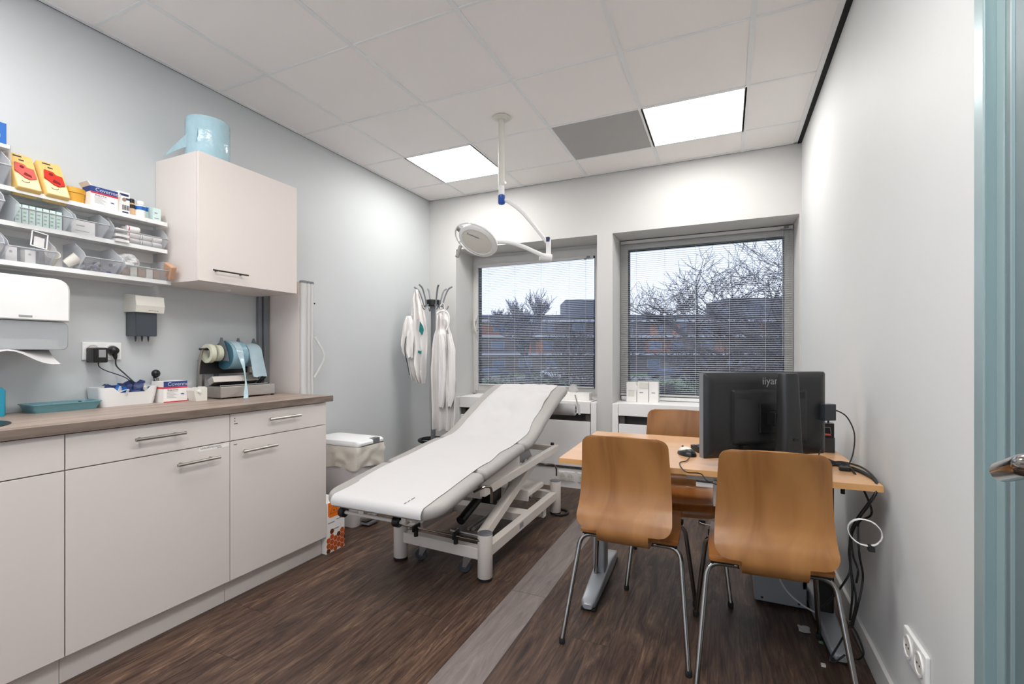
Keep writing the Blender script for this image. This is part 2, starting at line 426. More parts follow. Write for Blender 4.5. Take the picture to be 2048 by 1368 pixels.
# ceiling lamp panels, with unseen ones added as fill light, and vent
LL = {(-2.2846, 3.007): 'bright square ceiling light panel nearer the left wall, beside the lamp pole',
      (-.4846, 3.007): 'bright square ceiling light panel beside the grey ceiling tile',
      (-1.6846, .607): 'added square fill light panel above the worktop, outside the picture', (-.4846, .607): 'added square fill light panel near the door, outside the picture',
      (-2.2846, .007): 'added square fill light panel behind the viewer, on the worktop side', (-.4846, -.593): 'added square fill light panel behind the viewer, on the door side'}
for (gx, gy), lb in LL.items():
    e = E('ceiling_light', (gx + .3, gy + .3, ZC), lb, 'ceiling light', 'square ceiling lights')
    fr = MB()
    for a, b in (((-.297, -.297), (.297, -.283)), ((-.297, .283), (.297, .297)), ((-.297, -.283), (-.283, .283)), ((.283, -.283), (.297, .283))): fr.box((a[0], a[1], .0), (b[0], b[1], .02))
    fr.build('frame', 'grid_white', e)
    d = MB(); d.box((-.284, -.284, .004), (.284, .284, .012)); d.build('diffuser', 'lamp_panel', e)
e = E('ceiling_vent', (VENT[0] + .3, VENT[1] + .3, ZC), 'plain grey metal ceiling panel between the lamp arm and the right light', 'ceiling panel')
d = MB(); d.box((-.285, -.290, .002), (.285, .290, .012)); d.build('panel', 'vent_grey', e)
d = MB(); d.box((-.297, -.297, .004), (.297, .297, .008)); d.build('frame', 'grid_white', e)

# ------------------------------------------------------------------ windows
def window(n, x0, x1, z0, z1, gx0, gx1, gz0, gz1, handle):
    e = bpy.data.objects.new('window_%d' % n, None); C.objects.link(e); e.location = ((x0 + x1) / 2, YW, z0); e['kind'] = 'structure'
    def fr(a0, a1, b0, b1, c0, c1, d0, d1, y0, y1, name, m):
        f = MB()
        f.box((a0, y0, c0), (b0, y1, d1), bev=.003); f.box((b1, y0, c0), (a1, y1, d1), bev=.003)
        f.box((b0, y0, c0), (b1, y1, d0), bev=.003); f.box((b0, y0, c1), (b1, y1, d1), bev=.003)
        return rel(e, f.build(name, m, e))
    fr(x0, x1, x0 + .035, x1 - .035, z0, z1 - .035, z0 + .035, z1, YW - .005, YW + .07, 'frame', 'alu')
    fr(x0 + .03, x1 - .03, gx0, gx1, z0 + .03, gz1, gz0, z1 - .03, YW - .02, YW + .05, 'sash', 'alu')
    fr(gx0, gx1, gx0 + .011, gx1 - .011, gz0, gz1 - .011, gz0 + .011, gz1, YW + .0, YW + .045, 'gasket', 'gasket')
    p = MB(); p.box((gx0 + .008, YW + .025, gz0 + .008), (gx1 - .008, YW + .03, gz1 - .008)); rel(e, p.build('pane', 'glass', e))
    if handle:
        h = MB(); hx = x0 + .052
        h.box((hx - .012, YW - .034, 1.41), (hx + .012, YW - .02, 1.56), bev=.004)
        h.box((hx - .01, YW - .07, 1.50), (hx + .01, YW - .03, 1.53), bev=.005)
        h.tube(smooth_path([(hx, YW - .065, 1.53), (hx - .004, YW - .072, 1.47), (hx + .012, YW - .066, 1.40), (hx + .018, YW - .06, 1.385)]), .009)
        rel(e, h.build('handle', 'alu', e, True))
    return e
window(1, -2.39, -1.0, .76, 2.18, -2.325, -1.10, .845, 2.075, True)
window(2, -.866, .487, .76, 2.18, -.80, .425, .815, 2.10, False)

def blind(x0, x1, z0, z1, y, label, slat_w, cords):
    e = E('window_blind', ((x0 + x1) / 2, y, z1), label, 'window blind')
    h = MB(); h.box((x0, y - .014, z1 - .026), (x1, y + .014, z1), bev=.002); rel(e, h.build('headrail', 'alu', e))
    s = MB(); z = z1 - .035; t = R(7); sw = slat_w / 2
    while z > z0 + .02:
        # gently arched slat
        P = [(-sw, -sw * sin(t) - .0006), (0, .0010), (sw, sw * sin(t) - .0006)]
        top = [(y + a, z + b) for a, b in P]; bot = [(y + a, z + b - .0007) for a, b in P[::-1]]
        s.prism([(q[0], q[1]) for q in top + bot], x0 + .004, x1 - .004, 'x'); z -= .0172
    rel(e, s.build('slats', 'blind', e))
    b = MB(); b.box((x0, y - .009, z0), (x1, y + .009, z0 + .012), bev=.002); rel(e, b.build('bottom_rail', 'alu', e))
    for cx in cords:
        k = MB(); k.cyl((cx, y - sw, z0 + .006), (cx, y - sw, z1 - .02), .0009, n=5); rel(e, k.build('ladder_cord', 'cable_white', e))
    k = MB(); k.cyl((x1 - .07, y - .022, z0 + .35), (x1 - .07, y - .018, z1 - .02), .0032, n=6); rel(e, k.build('tilt_wand', 'clear_plastic', e))
    k = MB(); k.box((x1 - .062, y - .024, z1 - .022), (x1 - .03, y - .012, z1 - .004), bev=.002); k.box((x1 - .085, y - .022, z1 - .034), (x1 - .065, y - .01, z1 - .022)); rel(e, k.build('cord_lock', 'grey_plastic', e))
    return e
blind(-2.318, -1.107, .85, 2.072, YW - .04, 'fine grey venetian blind over the left window, beside the coat stand', .014, (-2.19, -1.90, -1.62, -1.34))
blind(-.860, .480, .80, 2.172, YW - .042, 'fine grey venetian blind over the right window, behind the monitor', .016, (-.72, -.48, -.23, .03, .29))
b = MB(); b.box((-.85, YW - .06, .762), (.47, YW - .02, .79), bev=.004); 
e = tag(b.build('blind_rail', 'white_plastic'), 'white loose bottom rail lying on the right window sill', 'blind rail')
e.rotation_euler = (0, 0, 0)

# radiator covers under the windows
def cover(x0, x1, label):
    e = E('radiator_cover', ((x0 + x1) / 2, YB, .19), label, 'radiator cover', 'radiator covers under the windows')
    y0 = YB - .015
    s = MB(); s.box((x0 + .055, y0 - .012, .735), (x1 - .055, YW - .005, .758), bev=.003); s.box((x0 + .055, y0 - .012, .655), (x1 - .055, y0 + .014, .74), bev=.002); rel(e, s.build('sill', 'casing', e))
    for a, b in ((x0 + .002, x0 + .05), (x1 - .05, x1 - .002)):
        p = MB(); p.box((a, y0 - .004, .19), (b, YW - .06, .75), bev=.003); rel(e, p.build('side_panel', 'casing', e))
    p = MB(); p.box((x0 + .056, y0, .19), (x1 - .056, y0 + .018, .585), bev=.002); rel(e, p.build('front_panel', 'casing', e))
    p = MB(); p.box((x0 + .056, y0 + .1, .54), (x1 - .056, y0 + .12, .735)); p.box((x0 + .06, y0 + .02, .575), (x0 + .10, y0 + .1, .66)); p.box((x1 - .10, y0 + .02, .575), (x1 - .06, y0 + .1, .66))
    rel(e, p.build('grille', 'slot_dark', e))
    p = MB(); p.box((x0 + .06, y0 + .02, .19), (x1 - .06, YW - .1, .56)); rel(e, p.build('inner_body', 'slot_dark', e))
cover(-2.39, -.998, 'white boxed radiator cover with a dark slot, behind the treatment couch')
cover(-.866, .487, 'white boxed radiator cover with a dark slot, behind the desk')
t = MB(); t.box((-2.39, YB - .01, .172), (.487, YB + .2, .19)); t.box((-2.39, YB + .01, .16), (.487, YB + .19, .175)); struct(t.build('casing_gap_shade', 'slot_dark'))  # dark strip coloured as the shade in the gap under the casing
t = MB(); t.box((-2.39, YB - .004, 0), (.487, YB + .2, .165)); struct(t.build('trim_4', 'casing'))

def sockets_y(x0, z0, n, y, label, group=None, w=.071, h=.08):
    e = E('wall_socket', (x0 + n * w / 2, y, z0), label, 'wall socket', group)
    p = MB(); p.box((x0, y - .010, z0), (x0 + n * w, y, z0 + h), bev=.003); rel(e, p.build('cover_plate', 'white_plastic', e))
    for i in range(n):
        cx = x0 + (i + .5) * w
        q = MB(); q.lathe([(.027, 0), (.027, .004), (.023, .004), (.021, -.001 + .0012)], (cx, y - .0145, z0 + h / 2), 'y', 20); rel(e, q.build('socket_ring', 'offwhite_plastic', e, True))
        q = MB()
        for s in (-1, 1): q.cyl((cx + s * .0095, y - .0155, z0 + h / 2), (cx + s * .0095, y - .012, z0 + h / 2), .003, n=8)
        rel(e, q.build('pin_holes', 'black', e))
    return e
sockets_y(-1.335, .058, 2, YB - .004, 'double socket on the floor duct, left of the three, behind the couch leg')
sockets_y(-1.165, .058, 1, YB - .004, 'single socket with two round holes on the floor duct', w=.075)
sockets_y(-1.075, .052, 2, YB - .004, 'double socket on the floor duct, nearest the desk')
def sockets_x(y0, z0, n, x, face, label, w=.0865, h=.09):
    e = E('wall_socket', (x, y0 + n * w / 2, z0), label, 'wall socket')
    p = MB(); p.box((min(x, x + face * .012), y0, z0), (max(x, x + face * .012), y0 + n * w, z0 + h), bev=.004); rel(e, p.build('cover_plate', 'white_plastic', e))
    for i in range(n):
        cy = y0 + (i + .5) * w
        q = MB(); q.lathe([(.033, 0), (.033, face * .004), (.027, face * .004), (.024, face * .001)], (x + face * .012, cy, z0 + h / 2), 'x', 24); rel(e, q.build('socket_ring', 'white_plastic', e, True))
        q = MB(); q.lathe([(.0235, 0), (.0235, face * .0006)], (x + face * .0134, cy, z0 + h / 2), 'x', 20); rel(e, q.build('recess', 'offwhite_plastic', e))
        q = MB()
        for s in (-1, 1): q.cyl((x + face * .0136, cy + s * .0095, z0 + h / 2), (x + face * .0152, cy + s * .0095, z0 + h / 2), .003, n=8)
        rel(e, q.build('pin_holes', 'black', e))
    return e
sockets_x(1.612, .265, 2, XR, -1, 'white double wall socket low on the right wall, near the door')
sockets_x(1.166, 1.14, 2, XL, 1, 'white double wall socket above the worktop, with two black plugs in it', w=.077, h=.083)

# ------------------------------------------------------------------ door and frame on the right
e = bpy.data.objects.new('door_1', None); C.objects.link(e); e.location = (XR, 1.2, 0); e['kind'] = 'structure'
f = MB()
f.box((XR - .008, 1.309, 0), (XR + .13, 1.352, 2.16), bev=.003)
f.box((XR + .012, 1.278, 0), (XR + .13, 1.309, 2.16), bev=.002)
f.prism([(XR + .002, 1.238), (XR + .012, 1.27), (XR + .03, 1.28), (XR + .12, 1.28), (XR + .12, 1.236)], 0, 2.14)
f.box((XR - .008, .45, 2.10), (XR + .13, 1.35, 2.16), bev=.003); f.box((XR - .008, .45, 0), (XR + .13, .50, 2.12), bev=.003)
rel(e, f.build('frame', 'teal_metal', e))
hinge = V((XR - .001, 1.238, 0)); tip = V((.311, .564, 0)); dd = (tip - hinge); dl = dd.length; ang = math.atan2(dd.y, dd.x)
Mx = Matrix.Translation(hinge) @ Matrix.Rotation(ang, 4, 'Z')
f = MB(); f.box((0, 0, .01), (dl, .04, 2.09), bev=.003); rel(e, f.build('leaf', 'door_teal', e, M=Mx))
f = MB(); f.box((dl - .022, -.002, .01), (dl + .001, .042, 2.09), bev=.002); f.box((.088, -.0045, .01), (.1, .0, 2.09)); rel(e, f.build('edge_strip', 'teal_metal', e, M=Mx))
f = MB(); hz = 1.026; hs = .64
f.box((hs - .02, -.008, hz - .13), (hs + .02, .0, hz + .05), bev=.004)
f.tube(fillet([(hs, -.005, hz + .034), (hs, -.055, hz + .034), (hs - .14, -.058, hz)], .022), .0125, 14)
f.lathe([(.0125, 0), (.0115, .006), (.006, .011), (.0005, .0125)], (0, 0, 0), 'z', 14, M=Matrix.Translation((hs - .14, -.058, hz)) @ Matrix.Rotation(-pi / 2, 4, 'Y'))
rel(e, f.build('door_handle', 'chrome', e, True, M=Mx))

# ------------------------------------------------------------------ base cabinets, worktop, wall cabinet
XD = -2.11
def handle(parent, x, y0, y1, z, m='steel', r=.0065, off=.032):
    h = MB(); h.cyl((x + off, y0, z), (x + off, y1, z), r, n=12); q = (y1 - y0) * .15
    for y in (y0 + q, y1 - q): h.cyl((x - .001, y, z), (x + off, y, z), r * .8, n=10)
    return rel(parent, h.build('handle', m, parent, True))
def base_cab(y0, y1, label, dr, do):
    e = E('base_cabinet', (-2.4, (y0 + y1) / 2, 0), label, 'cabinet', 'base cabinets under the wood worktop')
    b = MB(); b.box((XL + .005, y0 + .001, .105), (XD - .02, y1 - .001, .889)); rel(e, b.build('body', 'cabinet', e))
    k = MB(); k.box((XL + .02, y0 + .001, 0), (-2.15, y1 - .001, .105)); rel(e, k.build('plinth', 'cabinet', e))
    d = rel(e, MB().box((XD - .019, y0 + .0018, .107), (XD, y1 - .0018, .7575), bev=.0012).build('door', 'cabinet', e))
    w = rel(e, MB().box((XD - .019, y0 + .0018, .7615), (XD, y1 - .0018, .886), bev=.0012).build('drawer', 'cabinet', e))
    if dr:
        h = handle(w, XD, *dr); h.matrix_parent_inverse = Matrix()
    if do:
        h = handle(d, XD, *do); h.matrix_parent_inverse = Matrix()
    return e, d, w
def mark(parent, x, y, z, s, size, name='label_text', m='ink'):
    t = text(s, size, name, m, parent, face_px(x, y, z)); return t
base_cab(.262, .866, 'beige base cabinet at the left edge, with drawer front but no handles in view', None, None)
e2, d2, w2 = base_cab(.866, 1.472, 'middle beige base cabinet with the widest drawer handle', (1.068, 1.256, .835), (1.222, 1.404, .703))
e3, d3, w3 = base_cab(1.472, 2.056, 'beige base cabinet at the window end of the row', (1.66, 1.85, .839), (1.517, 1.704, .705))
s = MB(); s.box((XD, .888, .866), (XD + .0006, .94, .876)); s.build('sticker', 'offwhite_plastic', w2)
s = MB(); s.box((XD, 1.33, .738), (XD + .0006, 1.466, .752)); s.build('sticker', 'carton', d2)
mark(d2, XD + .0007, 1.335, .7455, 'INSTRUMENTEN STERIEL', .0085); mark(d2, XD + .0007, 1.41, .739, '10/10/18', .006)
for i, z in enumerate((.862, .849, .836)): 
    s = MB(); s.box((XD, 1.492, z), (XD + .0006, 1.492 + (.006, .006, .018)[i], z + .0035)); s.build('sticker', 'ink', w3)
mark(d3, XD + .0005, 1.49, .738, 'Naald', .007)
e = E('worktop', (-2.4, 1.1, .925), 'grey-brown wood worktop along the left wall', 'worktop')
s = MB(); s.box((XL + .002, .1, .892), (-2.092, 2.088, .925)); s.mi = 1; s.box((-2.093, .1, .8915), (-2.0905, 2.0895, .9245)); s.box((XL + .002, 2.0875, .8915), (-2.0905, 2.09, .9245))
rel(e, s.build('slab', ['worktop_wood', 'worktop_edge'], e))
s = MB()
for k in range(28): pass
s.lathe([(.205, 0), (.205, .002), (.19, .0025), (.165, -.003 + .003), (.0005, .0008)], (-2.36, .60, .9252), n=40); s.build('rim', 'dark_metal', None, True)
o = bpy.data.objects['rim']; o.name = 'sink'; tag(o, 'round dark steel sink set in the worktop at the left edge', 'sink')

e = E('wall_cabinet', (-2.53, 1.77, 1.53), 'beige wall cabinet with one door and a bar handle, on the left wall', 'cabinet')
XU = -2.35; YU0, YU1, ZU0, ZU1 = 1.478, 2.062, 1.528, 2.165
b = MB(); b.box((XL + .002, YU0, ZU0), (XU - .02, YU1, ZU1)); rel(e, b.build('body', 'cabinet', e))
d = rel(e, MB().box((XU - .019, YU0 + .001, ZU0 + .001), (XU, YU1 - .001, ZU1 - .001), bev=.0012).build('door', 'cabinet', e))
h = handle(d, XU, 1.532, 1.722, 1.586, 'dark_metal', .004, .03); h.matrix_parent_inverse = Matrix()
b = MB(); b.lathe([(.012, 0), (.012, -.006), (.008, -.010), (.001, -.011)], (-2.52, 1.75, ZU0 - .001), n=14); rel(e, b.build('cable_clip', 'white_plastic', e, True))

# blue film roll on top of the wall cabinet
e = E('film_roll', (-2.46, 1.60, ZU1), 'big glossy pale blue plastic film roll on top of the wall cabinet', 'film roll')
prof = [(.028, .0), (.098, .0), (.100, .004), (.100, .196), (.098, .2), (.03, .2)]
b = MB(); b.lathe(prof, (-2.455, 1.592, ZU1 + .001), n=40); rel(e, b.build('roll', 'roll_blue', e, True))
b = MB(); b.lathe([(.027, .001), (.0285, .19), (.024, .19), (.022, .001)], (-2.455, 1.592, ZU1 + .012), n=24); rel(e, b.build('core', 'carton', e, True))
g = []
for i in range(14):
    t = i / 13; p = V((-2.455 + .05, 1.592 - .09, 0)).lerp(V((-2.62, 1.472, 0)), t)
    w0 = V((-.02, -.012, 0)); z0 = ZU1 + .135 - .115 * t ** 1.1
    g.append([(p.x + .008 * sin(6 * t + j), p.y, z0 - (.075 - .062 * t) * (j / 4) + .006 * sin(5 * t + j)) for j in range(5)])
b = MB(); b.sheet(g, .0008); rel(e, b.build('loose_end', 'roll_blue', e, True))

# folded privacy screen mounted on the wall behind the worktop end
e = E('folding_screen', (-2.55, 2.14, .25), 'folded pale privacy screen on the left wall behind the worktop end', 'privacy screen')
ZS = 1.62
b = MB(); b.box((-2.69, 2.124, .25), (-2.405, 2.136, ZS - .006)); rel(e, b.build('panel', 'cabinet', e))
for i, (y, r) in enumerate(((2.146, .021), (2.178, .0165), (2.204, .013))):
    p = MB(); p.lathe([(r, .25), (r, ZS - .012)], (-2.392 + .003 * i, y, 0), n=16); rel(e, p.build('edge_profile', 'alu', e, True))
    p = MB(); p.lathe([(r + .002, ZS - .012), (r + .002, ZS), (r - .003, ZS + .003)], (-2.392 + .003 * i, y, 0), n=16); rel(e, p.build('end_cap', 'grey_plastic', e, True))
    if i: p = MB(); p.box((-2.69, y - .006, .25), (-2.41, y + .006, ZS - .012)); rel(e, p.build('panel', 'cabinet', e))
p = MB(); p.box((-2.698, 2.055, .95), (-2.672, 2.078, 1.6), bev=.003); p.box((-2.698, 2.084, .95), (-2.66, 2.12, 1.6), bev=.003); rel(e, p.build('mounting_post', 'grey_plastic', e))
p = MB(); p.tube(smooth_path([(-2.37, 2.214, 1.275), (-2.355, 2.235, 1.23), (-2.335, 2.262, 1.15), (-2.355, 2.235, 1.065), (-2.37, 2.214, 1.02)]), .0075, 8); rel(e, p.build('handle', 'alu', e, True))
b = MB(); b.lathe([(.006, 0), (.005, .004), (.001, .006)], (XL, 2.52, 1.53), 'x', 10); tag(b.build('wall_screw', 'dark_metal'), 'tiny dark screw in the left wall above the folded screen', 'screw')

# ------------------------------------------------------------------ things on the wall
# paper towel dispenser
e = E('towel_dispenser', (XL, .86, 1.18), 'white paper towel dispenser on the wall at the left edge', 'towel dispenser')
def slab_x(poly, x0, x1, bev):
    b = MB(); n = len(poly); cy = sum(p[0] for p in poly) / n; cz = sum(p[1] for p in poly) / n
    rr = []
    for x, k in ((x0, 1), (x1 - bev, 1), (x1 - bev * .3, 1 - bev * 1.2), (x1, 1 - bev * 3)):
        rr.append([V((x, cy + (p[0] - cy) * k, cz + (p[1] - cz) * k)) for p in poly])
    return b.rings(rr)
top = [(y, z) for y, z in rrect(.64, 1.25, 1.05, 1.478, .045)]
top = [(y, max(z, 1.302)) for y, z in top]
b = slab_x(top, XL, -2.50, .02); rel(e, b.build('cover', 'white_plastic', e, True))
low = [(y, z) for y, z in rrect(.66, 1.185, 1.046, 1.30, .02)]
b = slab_x(low, XL, -2.512, .012); rel(e, b.build('window', 'frost_plastic', e, True))
b = MB(); b.box((XL, .69, 1.19), (-2.53, 1.02, 1.228), bev=.012); b.mi = 0; rel(e, b.build('outlet', 'offwhite_plastic', e, True))
b = MB(); b.box((-2.501, .885, 1.313), (-2.4985, .925, 1.321), bev=.001); rel(e, b.build('emblem', 'ink_grey', e))
b = MB(); b.box((XL, 1.052, 1.305), (-2.66, 1.06, 1.32)); b.lathe([(.011, 0), (.011, .006)], (-2.69, 1.085, 1.312), 'x', 14); rel(e, b.build('lock', 'frost_plastic', e))
g = []
for i in range(9):
    t = i / 8; row = []
    for j in range(15):
        u = j / 14; y = .66 + .35 * u
        x = -2.60 + .13 * t; z = 1.195 - .004 - t * (.034 + .022 * sin(u * 7.4 + .6) + .018 * abs(u - .45)) + .006 * sin(9 * u + 4 * t)
        row.append((x, y + .01 * t * sin(5 * u), z))
    g.append(row)
b = MB(); b.sheet(g, .0006); o = tag(b.build('paper_towel', 'paper', None, True), 'white folded paper towel sheet hanging out of the dispenser', 'paper towel')
# thermometer cover dispenser
e = E('probe_dispenser', (XL, 1.40, 1.24), 'grey and white small probe cover dispenser on the wall above the worktop', 'dispenser')
b = MB(); b.prism([(XL, 1.375), (-2.60, 1.372), (-2.592, 1.405), (-2.598, 1.43), (-2.60, 1.452), (-2.66, 1.462), (XL, 1.462)], 1.335, 1.462, 'y'); rel(e, b.build('cover', 'offwhite_plastic', e))
b = MB(); b.box((XL, 1.342, 1.255), (-2.615, 1.440, 1.374), bev=.006); rel(e, b.build('bin', 'smoke_plastic', e))
b = MB()
for y in (1.356, 1.384, 1.412): b.lathe([(.005, 1.255), (.004, 1.24), (.0015, 1.228)], (-2.64, y, 0), n=10)
rel(e, b.build('nozzle', 'dark_plastic', e, True))
t = text('SureTemp', .011, 'lettering', 'ink', e, face_px(-2.5975, 1.39, 1.381)); rel(e, t)
# plugs
e = E('power_adapter', (XL + .012, 1.205, 1.15), 'black square power adapter in the left socket above the worktop', 'power adapter')
b = MB(); b.box((XL + .013, 1.178, 1.128), (XL + .085, 1.232, 1.197), bev=.006); rel(e, b.build('body', 'black', e))
b = MB(); b.box((XL + .085, 1.195, 1.152), (XL + .0856, 1.222, 1.187)); rel(e, b.build('rating_plate', 'ink_grey', e))
b = MB(); b.tube(smooth_path([(XL + .06, 1.205, 1.13), (XL + .062, 1.207, 1.11), (XL + .07, 1.23, 1.09), (XL + .085, 1.30, 1.055), (XL + .09, 1.33, 1.02)]), [.006, .004] + [.0022] * 23, 8); rel(e, b.build('cable', 'cable_black', e, True))
e = E('power_plug', (XL + .012, 1.28, 1.18), 'round black plug with a cable in the right socket above the worktop', 'plug')
b = MB(); b.lathe([(.021, 0), (.021, .016), (.016, .03), (.006, .036), (.001, .037)], (XL + .013, 1.281, 1.184), 'x', 20); b.tube([(XL + .03, 1.281, 1.18), (XL + .035, 1.283, 1.155), (XL + .035, 1.285, 1.142)], [.012, .009, .005]); rel(e, b.build('body', 'black', e, True))
b = MB(); b.tube(smooth_path([(XL + .035, 1.285, 1.145), (XL + .036, 1.288, 1.11), (XL + .06, 1.312, 1.07), (XL + .09, 1.335, 1.03)]), .0032, 8); rel(e, b.build('cable', 'cable_black', e, True))

# ------------------------------------------------------------------ things on the worktop
ZT = .9252
e = E('instrument_tray', (-2.54, 1.06, ZT), 'shallow teal plastic tray on the worktop', 'tray')
b = MB()
ya, yb, xa, xb = .955, 1.165, -2.66, -2.56
def frustum(x0, x1, y0, y1, z0, z1, fl, th, r=.012):
    rr = []
    for z, k, ins in ((z0, 0, 0), (z1 - .004, 1, 0), (z1 - .004, 1.25, 0), (z1, 1.25, 0), (z1, 1, 0), (z1, 1, th), (z0 + th, 0, th)):
        q = fl * k - ins
        rr.append([V((p[0], p[1], z)) for p in rrect(x0 - q, y0 - q, x1 + q, y1 + q, r)])
    return rr
b.rings(frustum(xa, xb, ya, yb, ZT, ZT + .036, .012, .003)); rel(e, b.build('tray_body', 'teal_tray', e, True))
b = MB(); b.box((-2.62, 1.03, ZT + .028), (-2.60, 1.15, ZT + .032)); b.lathe([(.006, 0), (.006, .006)], (-2.60, 1.12, ZT + .03), 'z', 10); rel(e, b.build('tool', 'chrome', e))
e = E('storage_basket', (-2.62, 1.33, ZT), 'white plastic basket with scooped front, full of blue packets', 'basket')
b = MB(); bx0, bx1, by0, by1 = -2.69, -2.575, 1.188, 1.408
def basket_ring(z, q, scoop=0):
    out = []
    for p in rrect(bx0 - q * .3, by0 - q, bx1 + q, by1 + q, .022, 6):
        zz = z
        if scoop and p[0] > bx1 - .03: 
            t = (p[1] - (by0 + .05)) / (by1 - by0 - .1)
            if 0 < t < 1: zz -= scoop * (sin(pi * min(1, t * 4) / 2) if t < .25 else (sin(pi * min(1, (1 - t) * 4) / 2) if t > .75 else 1))
        out.append(V((p[0], p[1], zz)))
    return out
def dens(poly_fn): return poly_fn
rr = []
def bring(z, q, scoop):
    # dense rounded rectangle for the scooped rim
    base = rrect(bx0 - q * .3, by0 - q, bx1 + q, by1 + q, .022, 6); pts = []
    n = len(base)
    for i in range(n):
        a = V((*base[i], 0)); c2 = V((*base[(i + 1) % n], 0)); m = max(1, int((c2 - a).length / .008)) if (c2 - a).length > .02 else 1
        m = {True: 20, False: 1}[(c2 - a).length > .02]
        for j in range(m):
            p = a.lerp(c2, j / m); zz = z
            if scoop and p.x > bx1 - .025:
                t = (p.y - (by0 + .035)) / (by1 - by0 - .055)
                if 0 < t < 1: s_ = min(1, min(t, 1 - t) * 5); zz -= scoop * s_ * s_ * (3 - 2 * s_)
            pts.append(V((p.x, p.y, zz)))
    return pts
b.rings([bring(ZT, 0, 0), bring(ZT + .04, .006, 0), bring(ZT + .088, .012, .026), bring(ZT + .088, .0095, .026), bring(ZT + .04, .003, 0), bring(ZT + .004, -.003, 0)])
rel(e, b.build('basket_body', 'white_plastic', e, True))
rnd = random.Random(3)
def packet(x, y, z, s, m, label, grp, seed, cat='packet', nm='sealed_packet'):
    g = []; 
    for i in range(9):
        row = []
        for j in range(7):
            u, v = i / 8 - .5, j / 6 - .5; nz = noise.noise(V((u * 3 + seed, v * 3, seed * 1.7)))
            row.append((u * s * .75, v * s * 1.25, .02 * nz * 1.6 + .012 * cos(u * pi) * cos(v * pi)))
        g.append(row)
    b = MB(); b.sheet(g, .0015); o = b.build(nm, m, None, True)
    o.location = (x, y, z); o.rotation_euler = (rnd.uniform(-.6, .6), rnd.uniform(.1, .9), rnd.uniform(-.8, .8)); tag(o, label, cat, grp); return o
for i, (x, y, z, m) in enumerate(((-2.64, 1.28, .995, 'navy'), (-2.63, 1.33, 1.01, 'navy'), (-2.605, 1.31, .985, 'blue'), (-2.60, 1.35, .98, 'navy'), (-2.66, 1.36, .99, 'blue'))):
    packet(x, y, z, .085, m, 'crumpled dark blue sealed packet heaped in the white basket', 'blue packets in the white basket', i * 2.3)
packet(-2.59, 1.285, .985, .06, 'film_white', 'white transparent wrapper on the basket front rim', None, 9.1)
b = MB(); b.lathe([(.016, 0), (.018, .02), (.018, .045), (.010, .052), (.010, .06), (.001, .061)], (-2.615, 1.375, ZT + .035), n=18); tag(b.build('plastic_jar', 'offwhite_plastic', None, True), 'little white jar in the right end of the white basket', 'jar')
# otoscope on its holder
e = E('otoscope', (-2.64, 1.40, ZT), 'small black otoscope head standing behind the red and white box', 'otoscope')
b = MB(); oy = 1.455; ox = -2.655
b.lathe([(.014, 0), (.014, .04), (.010, .09), (.011, .105), (.0085, .12)], (ox, oy, ZT), n=16); rel(e, b.build('grip', 'black', e, True))
b = MB(); b.lathe([(.012, 0), (.012, .014)], (ox, oy, ZT + .105), n=16); rel(e, b.build('collar', 'chrome', e, True))
b = MB(); b.lathe([(.001, -.021), (.010, -.018), (.0175, -.010), (.0195, 0), (.0175, .010), (.010, .018), (.001, .021)], (ox, oy, ZT + .142), n=20); b.cyl((ox - .01, oy, ZT + .12), (ox - .01, oy, ZT + .145), .008); rel(e, b.build('head', 'black', e, True))
b = MB(); b.lathe([(.009, 0), (.007, .003), (.001, .004)], (ox + .0185, oy, ZT + .143), 'x', 14); rel(e, b.build('lens', 'dark_metal', e, True))

